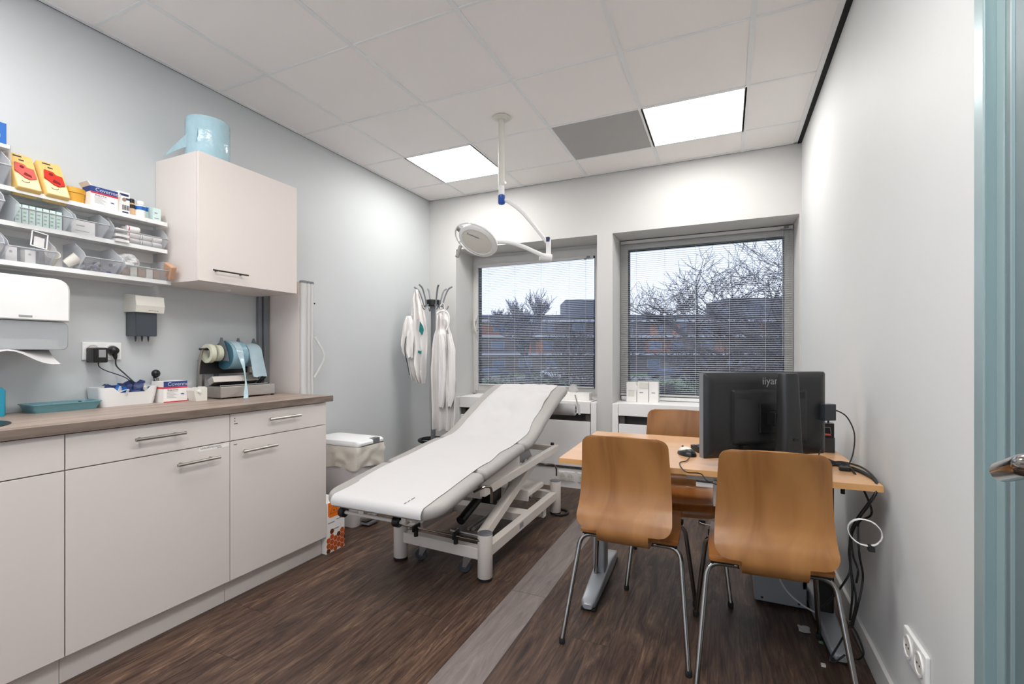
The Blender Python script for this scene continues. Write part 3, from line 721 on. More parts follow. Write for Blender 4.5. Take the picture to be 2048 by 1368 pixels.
def covermed(y0, x1, z0, wdt, dep, hgt, label, flap, stripe_bottom):
    e = E('bandage_box', (x1 - dep / 2, y0 + wdt / 2, z0), label, 'box')
    b = MB(); b.box((x1 - dep, y0, z0), (x1, y0 + wdt, z0 + hgt)); rel(e, b.build('carton', 'carton', e))
    b = MB(); b.box((x1, y0, z0 + hgt * .74), (x1 + .0006, y0 + wdt, z0 + hgt)); 
    if flap: b.box((x1 - dep * .9, y0 - .0006, z0 + hgt * .74), (x1, y0, z0 + hgt))
    rel(e, b.build('blue_band', 'carton_blue', e))
    b = MB(); b.box((x1, y0, z0 + hgt * .66), (x1 + .0007, y0 + wdt, z0 + hgt * .735)); 
    if stripe_bottom: b.box((x1, y0, z0), (x1 + .0007, y0 + wdt, z0 + hgt * .05)); b.box((x1 - dep, y0 - .0007, z0 + hgt * .66), (x1, y0, z0 + hgt * .735))
    rel(e, b.build('red_band', 'carton_red', e))
    rel(e, text('Covermed', hgt * .25, 'brand_lettering', 'paper', e, face_px(x1 + .001, y0 + wdt * .16, z0 + hgt * .785)))
    rel(e, text('8 cm x 5 m', hgt * .10, 'size_lettering', 'ink', e, face_px(x1 + .001, y0 + wdt * .16, z0 + hgt * .56)))
    b = MB()
    for i in range(8): b.box((x1, y0 + wdt * .14, z0 + hgt * (.50 - .042 * i)), (x1 + .0005, y0 + wdt * (.14 + .45 - .06 * ((i * 7) % 4)), z0 + hgt * (.512 - .042 * i)))
    rel(e, b.build('small_print', 'ink_grey', e))
    b = MB(); b.prism([(y0 + wdt * .72, z0 + hgt * .36), (y0 + wdt * .86, z0 + hgt * .34), (y0 + wdt * .86, z0 + hgt * .38), (y0 + wdt * .78, z0 + hgt * .40), (y0 + wdt * .72, z0 + hgt * .39)], x1, x1 + .0007, 'x'); rel(e, b.build('picture', 'carton_blue', e))
    if flap:
        b = MB(); b.box((x1 - dep, y0, z0 + hgt), (x1, y0 + .003, z0 + hgt * 1.22), M=Matrix.Translation((x1, y0, z0 + hgt)) @ Matrix.Rotation(R(35), 4, 'X') @ Matrix.Translation((-x1, -y0, -z0 - hgt))); rel(e, b.build('open_flap', 'carton', e))
    return e
covermed(1.424, -2.535, ZT, .113, .10, .105, 'bandage box with blue top and red bands, standing on the worktop', False, True)
# tape dispenser
e = E('tape_dispenser', (-2.48, 1.57, ZT), 'empty cream tape dispenser on the worktop', 'tape dispenser')
b = MB(); pr = [(1.542, 0), (1.598, 0), (1.598, .066), (1.590, .072), (1.584, .066), (1.582, .058), (1.572, .058), (1.568, .067), (1.564, .069), (1.558, .067), (1.555, .055), (1.545, .055), (1.542, .062), (1.536, .068), (1.530, .055)]
b.prism([(p[0], ZT + p[1]) for p in pr], -2.53, -2.47, 'x'); rel(e, b.build('body', 'offwhite_plastic', e))
b = MB(); b.lathe([(.008, 0), (.008, .012)], (-2.472, 1.554, ZT + .052), 'x', 16); rel(e, b.build('hub', 'white_plastic', e, True))
# pouch sealing machine with rolls
e = E('sealing_machine', (-2.48, 1.80, ZT), 'brushed steel pouch sealing machine with a roll holder, at the worktop end', 'sealing machine')
b = MB(); b.box((-2.60, 1.655, ZT + .008), (-2.445, 1.985, ZT + .066), bev=.003); rel(e, b.build('base', 'brushed', e))
b = MB(); b.box((-2.575, 1.675, ZT + .0665), (-2.47, 1.965, ZT + .069)); rel(e, b.build('bed', 'black', e))
b = MB()
for i in range(14): b.box((-2.475, 1.70 + i * .006, ZT + .069), (-2.472, 1.703 + i * .006, ZT + .0705))
b.box((-2.483, 1.675, ZT + .069), (-2.479, 1.965, ZT + .0715)); rel(e, b.build('scale', 'offwhite_plastic', e))
b = MB(); b.box((-2.565, 1.665, ZT + .078), (-2.52, 1.935, ZT + .115), M=Matrix.Translation((-2.54, 0, ZT + .09)) @ Matrix.Rotation(R(-28), 4, 'Y') @ Matrix.Translation((2.54, 0, -ZT - .09)), bev=.003); rel(e, b.build('press_bar', 'brushed', e))
b = MB(); b.tube([(-2.545, 1.945, ZT + .06), (-2.52, 1.965, ZT + .10), (-2.505, 1.975, ZT + .12)], [.009, .011, .011], 12); rel(e, b.build('lever', 'black', e, True))
b = MB(); b.lathe([(.012, 0), (.012, .016)], (-2.55, 1.70, ZT + .116), n=12); rel(e, b.build('knob', 'black', e, True))
for y in (1.66, 1.975):
    for x in (-2.455, -2.585): b = MB(); b.lathe([(.009, 0), (.009, .0085)], (x, y, ZT), n=12); rel(e, b.build('foot', 'rubber', e))
for y in (1.655, 1.955):
    b = MB(); b.tube(fillet([(-2.635, y, ZT), (-2.635, y, ZT + .17), (-2.60, y, ZT + .27)], .1), .008, 8); b.box((-2.64, y - .002, ZT), (-2.60, y + .012, ZT + .13)); rel(e, b.build('holder_post', 'steel', e, True))
b = MB(); b.cyl((-2.60, 1.64, ZT + .268), (-2.60, 1.97, ZT + .268), .006); b.box((-2.64, 1.655, ZT + .13), (-2.636, 1.965, ZT + .21)); rel(e, b.build('axle', 'dark_metal', e, True))
for y in (1.765, 1.865, 1.965):
    b = MB(); b.prism([(-2.66, ZT + .22), (-2.54, ZT + .20), (-2.55, ZT + .25), (-2.595, ZT + .335), (-2.61, ZT + .335)], y - .0012, y + .0012, 'y'); rel(e, b.build('divider_plate', 'grey_plastic', e))
for i, (y, r) in enumerate(((1.677, .052), (1.722, .046))):
    b = MB(); b.lathe([(r * .62, 0), (r, 0), (r, .026), (r * .62, .026), (r * .62, 0)], (-2.60, y, ZT + .268 - r * .45), 'y', 32, cap=False)
    tag(b.build('tape_roll', 'tape_cream', None, True), ('bigger cream tape roll, outermost on the sealing machine axle', 'thinner cream tape roll beside the blue pouch roll')[i], 'tape roll', 'tape rolls on the sealing machine')
e = E('pouch_roll', (-2.6, 1.815, ZT + .25), 'larger blue sterilisation pouch roll with one narrow strip hanging to the worktop', 'pouch roll', 'blue pouch rolls')
b = MB(); b.lathe([(.055, 0), (.080, 0), (.080, .092), (.055, .092)], (-2.59, 1.772, ZT + .235), 'y', 40); rel(e, b.build('roll', 'pouch_blue', e, True))
b = MB(); b.lathe([(.034, -.001), (.056, -.0012), (.0785, -.0012), (.0785, .001), (.034, .001), (.034, -.001)], (-2.59, 1.772, ZT + .235), 'y', 40, cap=False); rel(e, b.build('roll_end', 'pouch_dark', e, True))
g = []
for i in range(26):
    t = i / 25; 
    if t < .35: a = pi * (.75 - t / .35 * .75); y = 1.80 + .035 * t; x = -2.59 - .082 * cos(pi - a) * -1; x = -2.59 + .082 * cos(a); z = ZT + .235 + .082 * sin(a)
    else:
        q = (t - .35) / .65; x = -2.59 + .082 + .07 * q + .10 * q * q * .5; y = 1.812 + .03 * q - .085 * q * q; z = ZT + .235 - .235 * q
    wd = .030 * max(0, 1 - t / .72) ** 1.3 + .004 + .010 * max(0, t - .72) / .28 ; tw = 1.3 * sin(pi * max(0, t - .3) / .7)
    g.append([(x + wd * s_ * sin(tw) * .7, y + wd * s_ * cos(tw), z + .001) for s_ in (-1, 0, 1)])
b = MB(); b.sheet(g, .0006); rel(e, b.build('hanging_strip', 'pouch_light', e, True))
e = E('pouch_roll', (-2.6, 1.915, ZT + .25), 'smaller blue sterilisation pouch roll with one broad sheet hanging down, nearest the privacy screen', 'pouch roll', 'blue pouch rolls')
b = MB(); b.lathe([(.03, 0), (.068, 0), (.068, .094), (.03, .094)], (-2.59, 1.868, ZT + .235), 'y', 40); rel(e, b.build('roll', 'pouch_blue', e, True))
g = []
for i in range(22):
    t = i / 21
    if t < .45: a = pi * (.75 - t / .45 * .65); x = -2.59 + .071 * cos(a); z = ZT + .235 + .071 * sin(a)
    else: q = (t - .45) / .55; x = -2.59 + .068 + .035 * q; z = ZT + .255 - .145 * q
    g.append([(x + .003 * sin(5 * t + j * 2), 1.872 + .0215 * j + .008 * t, z + .002 * sin(j * 2.2 + 9 * t)) for j in range(5)])
b = MB(); b.sheet(g, .0006); rel(e, b.build('hanging_sheet', 'pouch_light', e, True))
# soap bottle at the left edge
e = E('soap_bottle', (-2.60, .845, ZT), 'bright teal plastic bottle cut off by the left picture edge', 'bottle')
b = MB(); b.rings([[V((p[0], p[1], z)) for p in rrect(-2.62, .795 + k, -2.56, .873 - k, .014)] for z, k in ((ZT, .003), (ZT + .004, 0), (ZT + .10, 0), (ZT + .112, .01), (ZT + .118, .026))]); rel(e, b.build('body', 'cyan', e, True))
b = MB(); b.lathe([(.012, 0), (.012, .02), (.008, .022)], (-2.59, .834, ZT + .115), n=16); rel(e, b.build('cap', 'white_plastic', e, True))

# ------------------------------------------------------------------ wall shelf with clear bins
XS = -2.57
e = E('wall_shelf', (-2.63, 1.1, 1.51), 'white tiered wall shelf carrying clear bins, left of the wall cabinet', 'shelf')
for z in (1.53, 1.69, 1.827):
    b = MB(); xf = XS + (.03 if z < 1.6 else 0); b.box((XL + .009, .452, z - .008), (xf - .006, 1.460, z)); b.box((xf - .005, .45, z - .016), (xf, 1.462, z + .003), bev=.001); rel(e, b.build('shelf_board', 'white_plastic', e))
b = MB(); b.box((XL + .002, .45, 1.975), (XS, .885, 1.99), bev=.002); rel(e, b.build('shelf_board', 'white_plastic', e))
b = MB(); b.box((XL + .001, .45, 1.514), (XL + .008, 1.462, 1.825)); b.box((XL + .001, .45, 1.825), (XL + .008, .885, 1.98)); rel(e, b.build('back_panel', 'white_plastic', e))
b = MB(); b.box((XL + .002, .885, 1.83), (XS, .888, 1.99)); rel(e, b.build('side_panel', 'clear_plastic', e))

def clear_bin(y0, y1, z, h, label, depth=.11, out=.05):
    e = E('clear_bin', (XS, (y0 + y1) / 2, z), label, 'bin', 'clear bins on the wall shelf')
    xb = XL + .012; x0 = xb + depth; x1 = x0 + out + .018; h *= 1.06; t = .0022
    side = [(xb, z + .001), (x0, z + .001), (x1, z + h * .45), (x1 - .012, z + h * .62), (x0 - .02, z + h), (xb, z + h)]
    b = MB()
    for y in (y0, y1 - t): b.prism(side, y, y + t, 'y')
    b.box((xb, y0 + t, z + .001), (x0, y1 - t, z + .001 + t)); b.box((xb, y0 + t, z + t), (xb + t, y1 - t, z + h))
    b.prism([(x0, z + .001), (x0 - t, z + .003), (x1 - t, z + h * .45), (x1, z + h * .45)], y0 + t, y1 - t, 'y')
    rel(e, b.build('bin_body', 'clear_plastic', e))
    b = MB(); b.prism([(x1 - .003, z + h * .43), (x1 + .004, z + h * .45), (x1 + .003, z + h * .475), (x1 - .004, z + h * .46)], y0, y1, 'y')
    b.tube([(x1, y0 + .001, z + h * .45), (x1 - .012, y0 + .001, z + h * .62), (x0 - .02, y0 + .001, z + h), (xb, y0 + .001, z + h)], .0014, 5)
    b.tube([(x1, y1 - .001, z + h * .45), (x1 - .012, y1 - .001, z + h * .62), (x0 - .02, y1 - .001, z + h), (xb, y1 - .001, z + h)], .0014, 5)
    rel(e, b.build('rim', 'frost_plastic', e)); return e
clear_bin(.892, 1.058, 1.69, .105, 'clear bin holding a row of small white boxes, on the middle shelf level')
clear_bin(1.068, 1.19, 1.69, .105, 'clear bin holding one flat white box, on the middle shelf level')
clear_bin(1.225, 1.455, 1.69, .105, 'clear bin full of bandage rolls, next to the wall cabinet', .10, .022)
clear_bin(.86, 1.005, 1.53, .115, 'clear bin with boxes and a hinged white label frame, on the lowest level')
clear_bin(1.095, 1.235, 1.53, .115, 'clear bin of dark purple capped vials, on the lowest level', .12, .05)
clear_bin(1.245, 1.45, 1.53, .095, 'clear bin with brown packets, on the lowest level by the wall cabinet', .13, .04)
clear_bin(.70, .85, 1.69, .13, 'clear bin on the middle shelf level at the left picture edge')
clear_bin(.70, .85, 1.53, .125, 'clear bin on the lowest level at the left picture edge')
clear_bin(.70, .868, 1.83, .13, 'clear bin stuffed with film, on the upper level at the left picture edge')
def little_box(x0, x1, y0, y1, z, h, m, label, cat='box', grp=None, extra=None, name='small_box', tilt=0):
    e = E(name, ((x0 + x1) / 2, (y0 + y1) / 2, z), label, cat, grp)
    e.rotation_euler.y = tilt
    dx, dy = (x1 - x0) / 2, (y1 - y0) / 2
    b = MB(); b.box((-dx, -dy, 0), (dx, dy, h), bev=.0008); b.build('carton', m, e)
    if extra: extra(e, dx, dy, h)
    return e
def green_marks(e, dx, dy, h):
    b = MB()
    for k in range(4): b.box((dx, -dy * .6, h * (.15 + .2 * k)), (dx + .0005, dy * (.2 + .12 * (k % 3)), h * (.23 + .2 * k)))
    b.build('print', 'carton_green', e)
    b = MB(); b.box((dx, -dy, 0), (dx + .0004, -dy * .86, h)); b.build('dark_edge', 'ink', e)
for i in range(7):
    little_box(-2.655, -2.585, .903 + i * .0213, .923 + i * .0213, 1.6935, .078, 'carton_mint', 'slim pale green printed box in the row inside the clear bin', grp='row of slim printed boxes', extra=green_marks)
def grey_marks(e, dx, dy, h):
    b = MB(); b.box((dx, -dy * .6, h * .6), (dx + .0005, dy * .1, h * .68)); b.box((dx, -dy * .7, h * .25), (dx + .0005, dy * .5, h * .30)); b.build('print', 'ink_grey', e)
little_box(-2.655, -2.590, 1.085, 1.17, 1.6935, .062, 'carton', 'flat white box with grey print inside the narrower clear bin', extra=grey_marks)
def roll(x, y, z, r, l, m='cloth_white', label='white wrapped bandage roll stacked beside the wall cabinet', grp='bandage rolls', stripe=None, n='bandage_roll'):
    e = E(n, (x, y, z), label, 'bandage', grp)
    b = MB(); b.lathe([(r * .85, 0), (r, .003), (r, l - .003), (r * .85, l)], (0, 0, r), 'y', 18); b.build('gauze', m, e, True)
    if stripe: b = MB(); b.lathe([(r * 1.02, l * .1), (r * 1.02, l * .17)], (0, 0, r), 'y', 18, cap=False); b.build('stripe', stripe, e)
for k, (y, l, st) in enumerate(((1.295, .055, 'carton_red'), (1.352, .05, 'carton_green'), (1.405, .042, None))):
    for lv in range(2 if k else 3):
        roll(-2.60, y, 1.6955 + lv * .029, .014, l, stripe=st)
        roll(-2.635, y, 1.6955 + lv * .029, .014, l, stripe=None)
for lv in range(3): 
    g = [[(-2.655 + .1 * i / 6, 1.232 + .055 * j / 6, 1.700 + .024 * lv + .012 * sin(pi * j / 6) * sin(pi * i / 6)) for j in range(7)] for i in range(7)]
    b = MB(); b.sheet(g, .011); tag(b.build('gauze_pack', 'cloth_white', None, True), 'soft white folded gauze pack stacked left of the bandage rolls', 'gauze', 'gauze packs')
# lowest level contents
def dark_stripe(e, dx, dy, h):
    b = MB(); b.box((dx, dy * .55, 0), (dx + .0006, dy, h)); b.box((-dx, dy * .55, h), (dx, dy, h + .0006)); b.build('stripe', 'ink', e)
    b = MB(); b.box((dx, -dy * .5, h * .6), (dx + .0006, -dy * .1, h * .75)); b.build('print', 'ink_grey', e)
little_box(-2.665, -2.58, .875, .918, 1.5345, .06, 'carton', 'left white box with a dark stripe in the lowest left bin', grp=None, extra=dark_stripe)
little_box(-2.665, -2.575, .93, .972, 1.5345, .055, 'carton', 'right white box with a dark stripe in the lowest left bin', grp=None, extra=dark_stripe)
b = MB(); Mz = Matrix.Translation((-2.545, .96, 1.60)) @ Matrix.Rotation(R(-22), 4, 'Y') @ Matrix.Rotation(R(-12), 4, 'X')
for a, c2 in (((0, -.026, 0), (.002, -.022, .075)), ((0, .022, 0), (.002, .026, .075)), ((0, -.026, .071), (.002, .026, .075)), ((0, -.026, 0), (.002, .026, .004))): b.box(a, c2, Mz)
o = b.build('label_holder', 'white_plastic'); tag(o, 'tilted white label frame standing on the lowest left bin', 'label holder')
b = MB(); b.box((.0004, -.016, .006), (.0008, .016, .05), Mz); b.build('card', 'paper', o)
b = MB()
pts = [(-2.665 + .03 * sin(t * 1.1), .885 + .035 * cos(t) * .6 + .012 * t / 6, 1.606 + .006 * sin(t * 2.3)) for t in [k * .5 for k in range(26)]]
b.tube(pts, .0022, 6); tag(b.build('cable_coil', 'cable_black', None, True), 'small coil of dark cable on the lowest left bin', 'cable')
for i, (y, x, rz, rx) in enumerate(((1.018, -2.60, .2, .3), (1.058, -2.575, .9, -.2))):
    b = MB(); b.lathe([(.016, 0), (.024, .05), (.0255, .052), (.0235, .052), (.0225, .05), (.015, .003)], n=24, cap=False); b.lathe([(.0155, .003), (.0155, .0045)], n=24)
    o = b.build('plastic_cup', 'offwhite_plastic', None, True); o.location = (x, y, 1.553); o.rotation_euler = (rx, R(50), rz)
    tag(o, ('smaller cream plastic cup lying at the back of the lowest level', 'cream plastic cup with its mouth to the front, on the lowest level')[i], 'cup', 'plastic cups')
b = MB(); b.box((-2.64, 1.005, 1.5305), (-2.60, 1.03, 1.62), bev=.002); tag(b.build('orange_tube', 'orange_card'), 'orange-tan tube box behind the cream cups', 'box')
rnd = random.Random(11)
for i in range(22):
    e = E('capped_vial', (-2.66 + .10 * rnd.random(), 1.105 + .118 * rnd.random(), 1.546 + .035 * rnd.random()), 'dark capped little vial heaped in the clear bin', 'vial', 'capped vials')
    e.rotation_euler = (rnd.uniform(0, 3), rnd.uniform(0, 3), rnd.uniform(0, 3))
    b = MB(); b.lathe([(.0045, -.014), (.0055, -.012), (.0055, .006)], n=10); b.build('vial_body', 'clear_plastic', e, True)
    b = MB(); b.lathe([(.007, .005), (.007, .014), (.005, .015)], n=10); b.build('cap', ('dark_purple', 'black', 'purple')[i % 3], e, True)
def film_heap(x, y, z, sx, sy, sz, seed, m, name, label, cat='bag'):
    t = bmesh.new(); bmesh.ops.create_icosphere(t, subdivisions=4, radius=1)
    for v in t.verts:
        d = v.co.normalized(); n = noise.noise(d * 1.8 + V((seed, 0, 0))) * .35 + abs(noise.noise(d * 4.5 + V((0, seed, 0)))) * .3
        v.co = V((x + d.x * sx * (1 + n), y + d.y * sy * (1 + n), z + max(-.8, d.z) * sz * (1 + n)))
    b = MB(); b.merge(t); return tag(b.build(name, m, None, True), label, cat)
film_heap(-2.60, 1.29, 1.60, .045, .05, .038, 4.2, 'film_white', 'film_bag', 'crumpled white film bag rising from the lowest right bin')
film_heap(-2.60, .795, 1.905, .045, .045, .05, 8.2, 'film_white', 'film_bag', 'crumpled clear film bag in the upper bin at the left edge')
film_heap(-2.62, .79, 1.75, .04, .04, .04, 1.2, 'cloth_white', 'gauze_heap', 'white gauze heap in the middle bin at the left edge', 'gauze')
for i in range(5): little_box(-2.66, -2.60, .715 + i * .024, .735 + i * .024, 1.5345, .06, ('brown_card', 'amber', 'carton')[i % 3], 'upright narrow carton in the lowest bin at the left edge', grp='narrow cartons at the left edge')
for i in range(5): 
    o = little_box(-2.665 + .001 * i, -2.565, 1.262 + .034 * i, 1.290 + .034 * i, 1.5355, .045, 'brown_card' if i % 2 == 0 else 'offwhite_plastic', ('brown flat packet standing in the lowest right bin' if i % 2 == 0 else 'cream flat packet standing in the lowest right bin'), 'packet', 'flat packets' if i % 2 == 0 else 'cream flat packets', name='flat_packet')
b = MB(); b.box((-.03, -.013, -.035), (.03, .013, .035), bev=.005); o = b.build('paper_packet', 'orange_card'); o.location = (-2.515, 1.440, 1.578); o.rotation_euler = (R(12), R(30), R(6)); tag(o, 'orange tan paper packet sticking out beside the wall cabinet', 'packet')
b = MB(); b.box((-2.492 + .0, 1.262, 1.562), (-2.488, 1.30, 1.585)); 

# top of the shelf
def sharps(y0, y1, label, red):
    e = E('sharps_container', (-2.60, (y0 + y1) / 2, 1.83), label, 'sharps container', 'yellow sharps containers on the shelf')
    e.rotation_euler = (0, R(-30), 0); e.location.x = -2.553; w = (y1 - y0) / 2
    b = MB(); b.rings([[V((x, p[0], p[1])) for p in rrect(-w + k, .001 + k, w - k, .185 - k, .008)] for x, k in ((-.055, .004), (-.05, 0), (-.006, 0), (0, .003))]); b.build('body', 'yellow', e, True)
    b = MB(); b.box((0, -w + .006, .006), (.0012, w - .006, .075)); b.build('label', 'yellow_pale', e)
    b = MB(); b.prism([(-w * .62, .13), (w * .05, .125), (w * .2, .112), (w * .72, .108), (w * .75, .062), (w * .2, .05), (-w * .15, .055), (-w * .8, .085)], .001, .007, 'x'); b.build('lid', red, e)
    b = MB(); b.lathe([(.007, .007), (.007, .0085)], (0, -w * .2, .108), 'x', 16); b.prism([(-w * .25, .068), (w * .35, .060), (w * .35, .070), (-w * .1, .082)], .007, .0085, 'x'); b.build('flap', 'dark_red', e)
    b = MB(); b.tube([(.002, -w * .15 + .011 * cos(a), .040 + .008 * sin(a)) for a in [pi + k * pi / 8 for k in range(9)]], .0012, 5); b.build('handle_mark', 'ink', e)
    b = MB(); b.box((0, -w * .55, .167), (.001, w * .1, .173)); b.box((0, -w * .2, .148), (.001, w * .2, .154)); b.build('print', 'ink', e)
    return e
sharps(.898, .978, 'left yellow sharps container with a pinkish lid, leaning back on the shelf', 'pink_red')
sharps(.988, 1.07, 'right yellow sharps container with a bright red lid, leaning back on the shelf', 'red')
e = E('round_tub', (-2.63, 1.115, 1.83), 'round amber lidded tub between the sharps containers and the bandage box', 'tub')
b = MB(); b.lathe([(.038, 0), (.042, .05)], (-2.645, 1.112, 1.828), n=28); rel(e, b.build('tub', 'amber', e, True))
b = MB(); b.lathe([(.045, .05), (.045, .07), (.042, .073)], (-2.645, 1.112, 1.828), n=28); rel(e, b.build('lid', 'amber', e, True))
covermed(1.148, -2.578, 1.828, .104, .075, .092, 'bandage box with blue top standing on the wall shelf, flap half open', True, False)
def b_box(e, dx, dy, h):
    b = MB(); b.box((dx, -dy * .75, h * .82), (dx + .0006, dy * .8, h * .92)); b.box((dx, dy * .3, h * .66), (dx + .0006, dy, h * .75)); b.box((dx, -dy * .3, h * .04), (dx + .0006, dy * .75, h * .13)); b.build('dark_print', 'navy', e)
    b = MB(); b.lathe([(.009, dx), (.009, dx + .0007)], (0, dy * .05, h * .66), 'x', 16); b.build('thumb_hole', 'brown_card', e)
    b = MB()
    for k in range(9): b.box((dx, -dy * .3 + k * .0034, h * .2), (dx + .0006, -dy * .3 + k * .0034 + (.0016 if k % 3 else .0024), h * .42))
    b.build('barcode', 'ink', e)
little_box(-2.64, -2.59, 1.259, 1.306, 1.828, .105, 'carton', 'upright white box with a barcode and dark blue marks, on the shelf', extra=b_box)
def bottle(x, y, z, r, h, m, capm, bandm, label, name='bottle'):
    e = E(name, (x, y, z), label, 'bottle')
    b = MB(); b.lathe([(r, 0), (r, h * .68), (r * .9, h * .74), (r * .62, h * .78)], n=20); b.build('body', m, e, True)
    b = MB(); b.lathe([(r * .78, h * .78), (r * .78, h * .97), (r * .6, h)], n=20); b.build('cap', capm, e, True)
    b = MB(); b.lathe([(r * 1.02, h * .48), (r * 1.02, h * .68)], n=20, cap=False); b.build('label_band', bandm, e, True)
bottle(-2.63, 1.332, 1.828, .017, .092, 'skin_tan', 'black', 'ink', 'tan bottle with a black cap on the wall shelf')
bottle(-2.615, 1.363, 1.828, .021, .088, 'carton', 'white_plastic', 'blue', 'white bottle with a blue band on the wall shelf')
def mint(e, dx, dy, h):
    b = MB(); b.box((dx, -dy, h * .7), (dx + .0006, dy, h * .98)); b.build('band', 'blue', e)
little_box(-2.67, -2.64, 1.40, 1.425, 1.828, .075, 'carton_mint', 'mint box with a blue top behind the pale box, on the shelf end', extra=mint)
little_box(-2.64, -2.60, 1.412, 1.448, 1.828, .070, 'carton_mint', 'pale mint box at the right end of the shelf', extra=grey_marks)
def bl(e, dx, dy, h):
    b = MB(); b.box((dx, -dy * .6, h * .30), (dx + .0006, dy * .6, h * .45)); b.build('white_label', 'paper', e)
    b = MB(); b.box((dx, -dy * .9, h * .80), (dx + .0006, -dy * .1, h * .95)); b.build('green_label', 'carton_green', e)
    b = MB()
    for k in range(5): b.box((dx, -dy * .5, h * (.58 + .04 * k)), (dx + .0006, dy * .5, h * (.595 + .04 * k)))
    b.build('print', 'carton_mint', e)
little_box(-2.64, -2.585, .79, .880, 1.991, .085, 'blue', 'blue box on the highest shelf board at the left picture edge', extra=bl)

# ------------------------------------------------------------------ pedal bin and orange-patterned box
e = E('pedal_bin', (-2.42, 2.55, 0), 'white pedal bin with a film bag folded over its rim, beside the base cabinets', 'bin')
bx = [(-2.62, 2.42), (-2.24, 2.68)]
def br(z, q, r=.03): return [V((p[0], p[1], z)) for p in rrect(-2.62 - q * .3, 2.448 - q * .35, -2.262 + q, 2.625 + q * 1.2, r)]
b = MB(); b.rings([br(0, -.004), br(.01, 0), br(.54, .048)]); rel(e, b.build('body', 'bin_body', e, True))
b = MB(); b.rings([br(.548, .052), br(.556, .06, .04), br(.570, .06, .04), br(.582, .05, .04), br(.586, .02, .04)]); rel(e, b.build('lid', 'lid_white', e, True))
b = MB(); b.box((-2.206, 2.565, .556), (-2.2, 2.63, .58), bev=.002); b.box((-2.24, 2.565, .578), (-2.2, 2.63, .5875), bev=.002); rel(e, b.build('latch', 'ped_grey', e))
rr = []
for k in range(9):
    z = .548 - .14 * k / 8; q0 = .052 + .006 * sin(k / 8 * pi); ring = []
    base = br(z, q0 - .09 * .14 * k / 8 * 0)
    dense = []
    for i in range(len(base)):
        a, c2 = base[i], base[(i + 1) % len(base)]; m = max(1, int((c2 - a).length / .012))
        for j in range(m): dense.append(a.lerp(c2, j / m))
    cx, cy = -2.42, 2.55
    for i, p in enumerate(dense):
        n1 = noise.noise(V((p.x * 14, p.y * 14, z * 18))); n2 = noise.noise(V((p.x * 5, p.y * 5, 3)))
        d = V((p.x - cx, p.y - cy, 0)).normalized(); taper = .048 * (1 - z / .54) 
        pp = p + d * (.010 + .020 * n1 * min(1, k / 2) - taper * .9)
        pp.z = z - (.05 * n2 + .03 * (p.x + 2.45) * 2) * (k / 8); ring.append(pp)
    rr.append(ring)
b = MB(); b.rings(rr, cap=False); rel(e, b.build('bin_bag', 'bag_film', e, True))
b = MB(); b.prism([(2.50, .014), (2.62, .014), (2.615, .026), (2.505, .026)], -2.27, -2.185, 'x'); rel(e, b.build('pedal', 'ped_grey', e))
b = MB(); b.prism([(2.495, .040), (2.62, .040), (2.612, .056), (2.50, .056)], -2.27, -2.20, 'x'); rel(e, b.build('pedal_cover', 'steel', e))

e = E('waste_box', (-2.22, 2.13, 0), 'white cardboard waste box with orange honeycomb print, against the cabinet end', 'box')
b = MB(); b.box((-2.38, 2.062, 0), (-2.115, 2.205, .295)); rel(e, b.build('carton', 'carton', e))
XW = -2.115
b = MB(); b.box((XW, 2.075, .215), (XW + .0008, 2.16, .294)); b.box((XW, 2.085, .205), (XW + .0008, 2.15, .215)); rel(e, b.build('orange_label', 'orange', e))
b = MB(); tri = [(2.09, .228), (2.15, .228), (2.12, .278)]; b.tube([(XW + .001, p[0], p[1]) for p in tri + tri[:1]], .0012, 4); b.lathe([(.005, 0), (.005, .001)], (XW + .0008, 2.12, .243), 'x', 8); rel(e, b.build('warning_sign', 'ink', e))
b = MB()
for i, (a0, a1, z) in enumerate(((2.075, 2.125, .172), (2.14, 2.195, .180), (2.105, 2.16, .128))): b.box((XW, a0, z), (XW + .0008, a1, z + .006))
rel(e, b.build('print', 'ink_grey', e))
hexw = .0165
k = 0; hx = MB(); hd = MB()
for i in range(6):
    for j in range(7):
        cy = 2.078 + i * hexw * 1.62; cz = .012 + j * hexw * 1.9 + (hexw * .95 if i % 2 else 0)
        if cz > .085 + .035 * (i % 3 == 1) + .02 * (i / 5) : continue
        P = []
        for q in range(6): 
            a = pi / 3 * q; P.append((min(2.205, max(2.062, cy + hexw * cos(a))), max(.001, cz + hexw * sin(a))))
        ((hd if (i * 5 + j * 3) % 7 == 0 else hx)).prism(P, XW, XW + .0009, 'x')
mat('honey', (196, 88, 30), .5); mat('honey_dark', (110, 48, 24), .5)
rel(e, hx.build('honeycomb', 'honey', e)); rel(e, hd.build('honeycomb_dark', 'honey_dark', e))

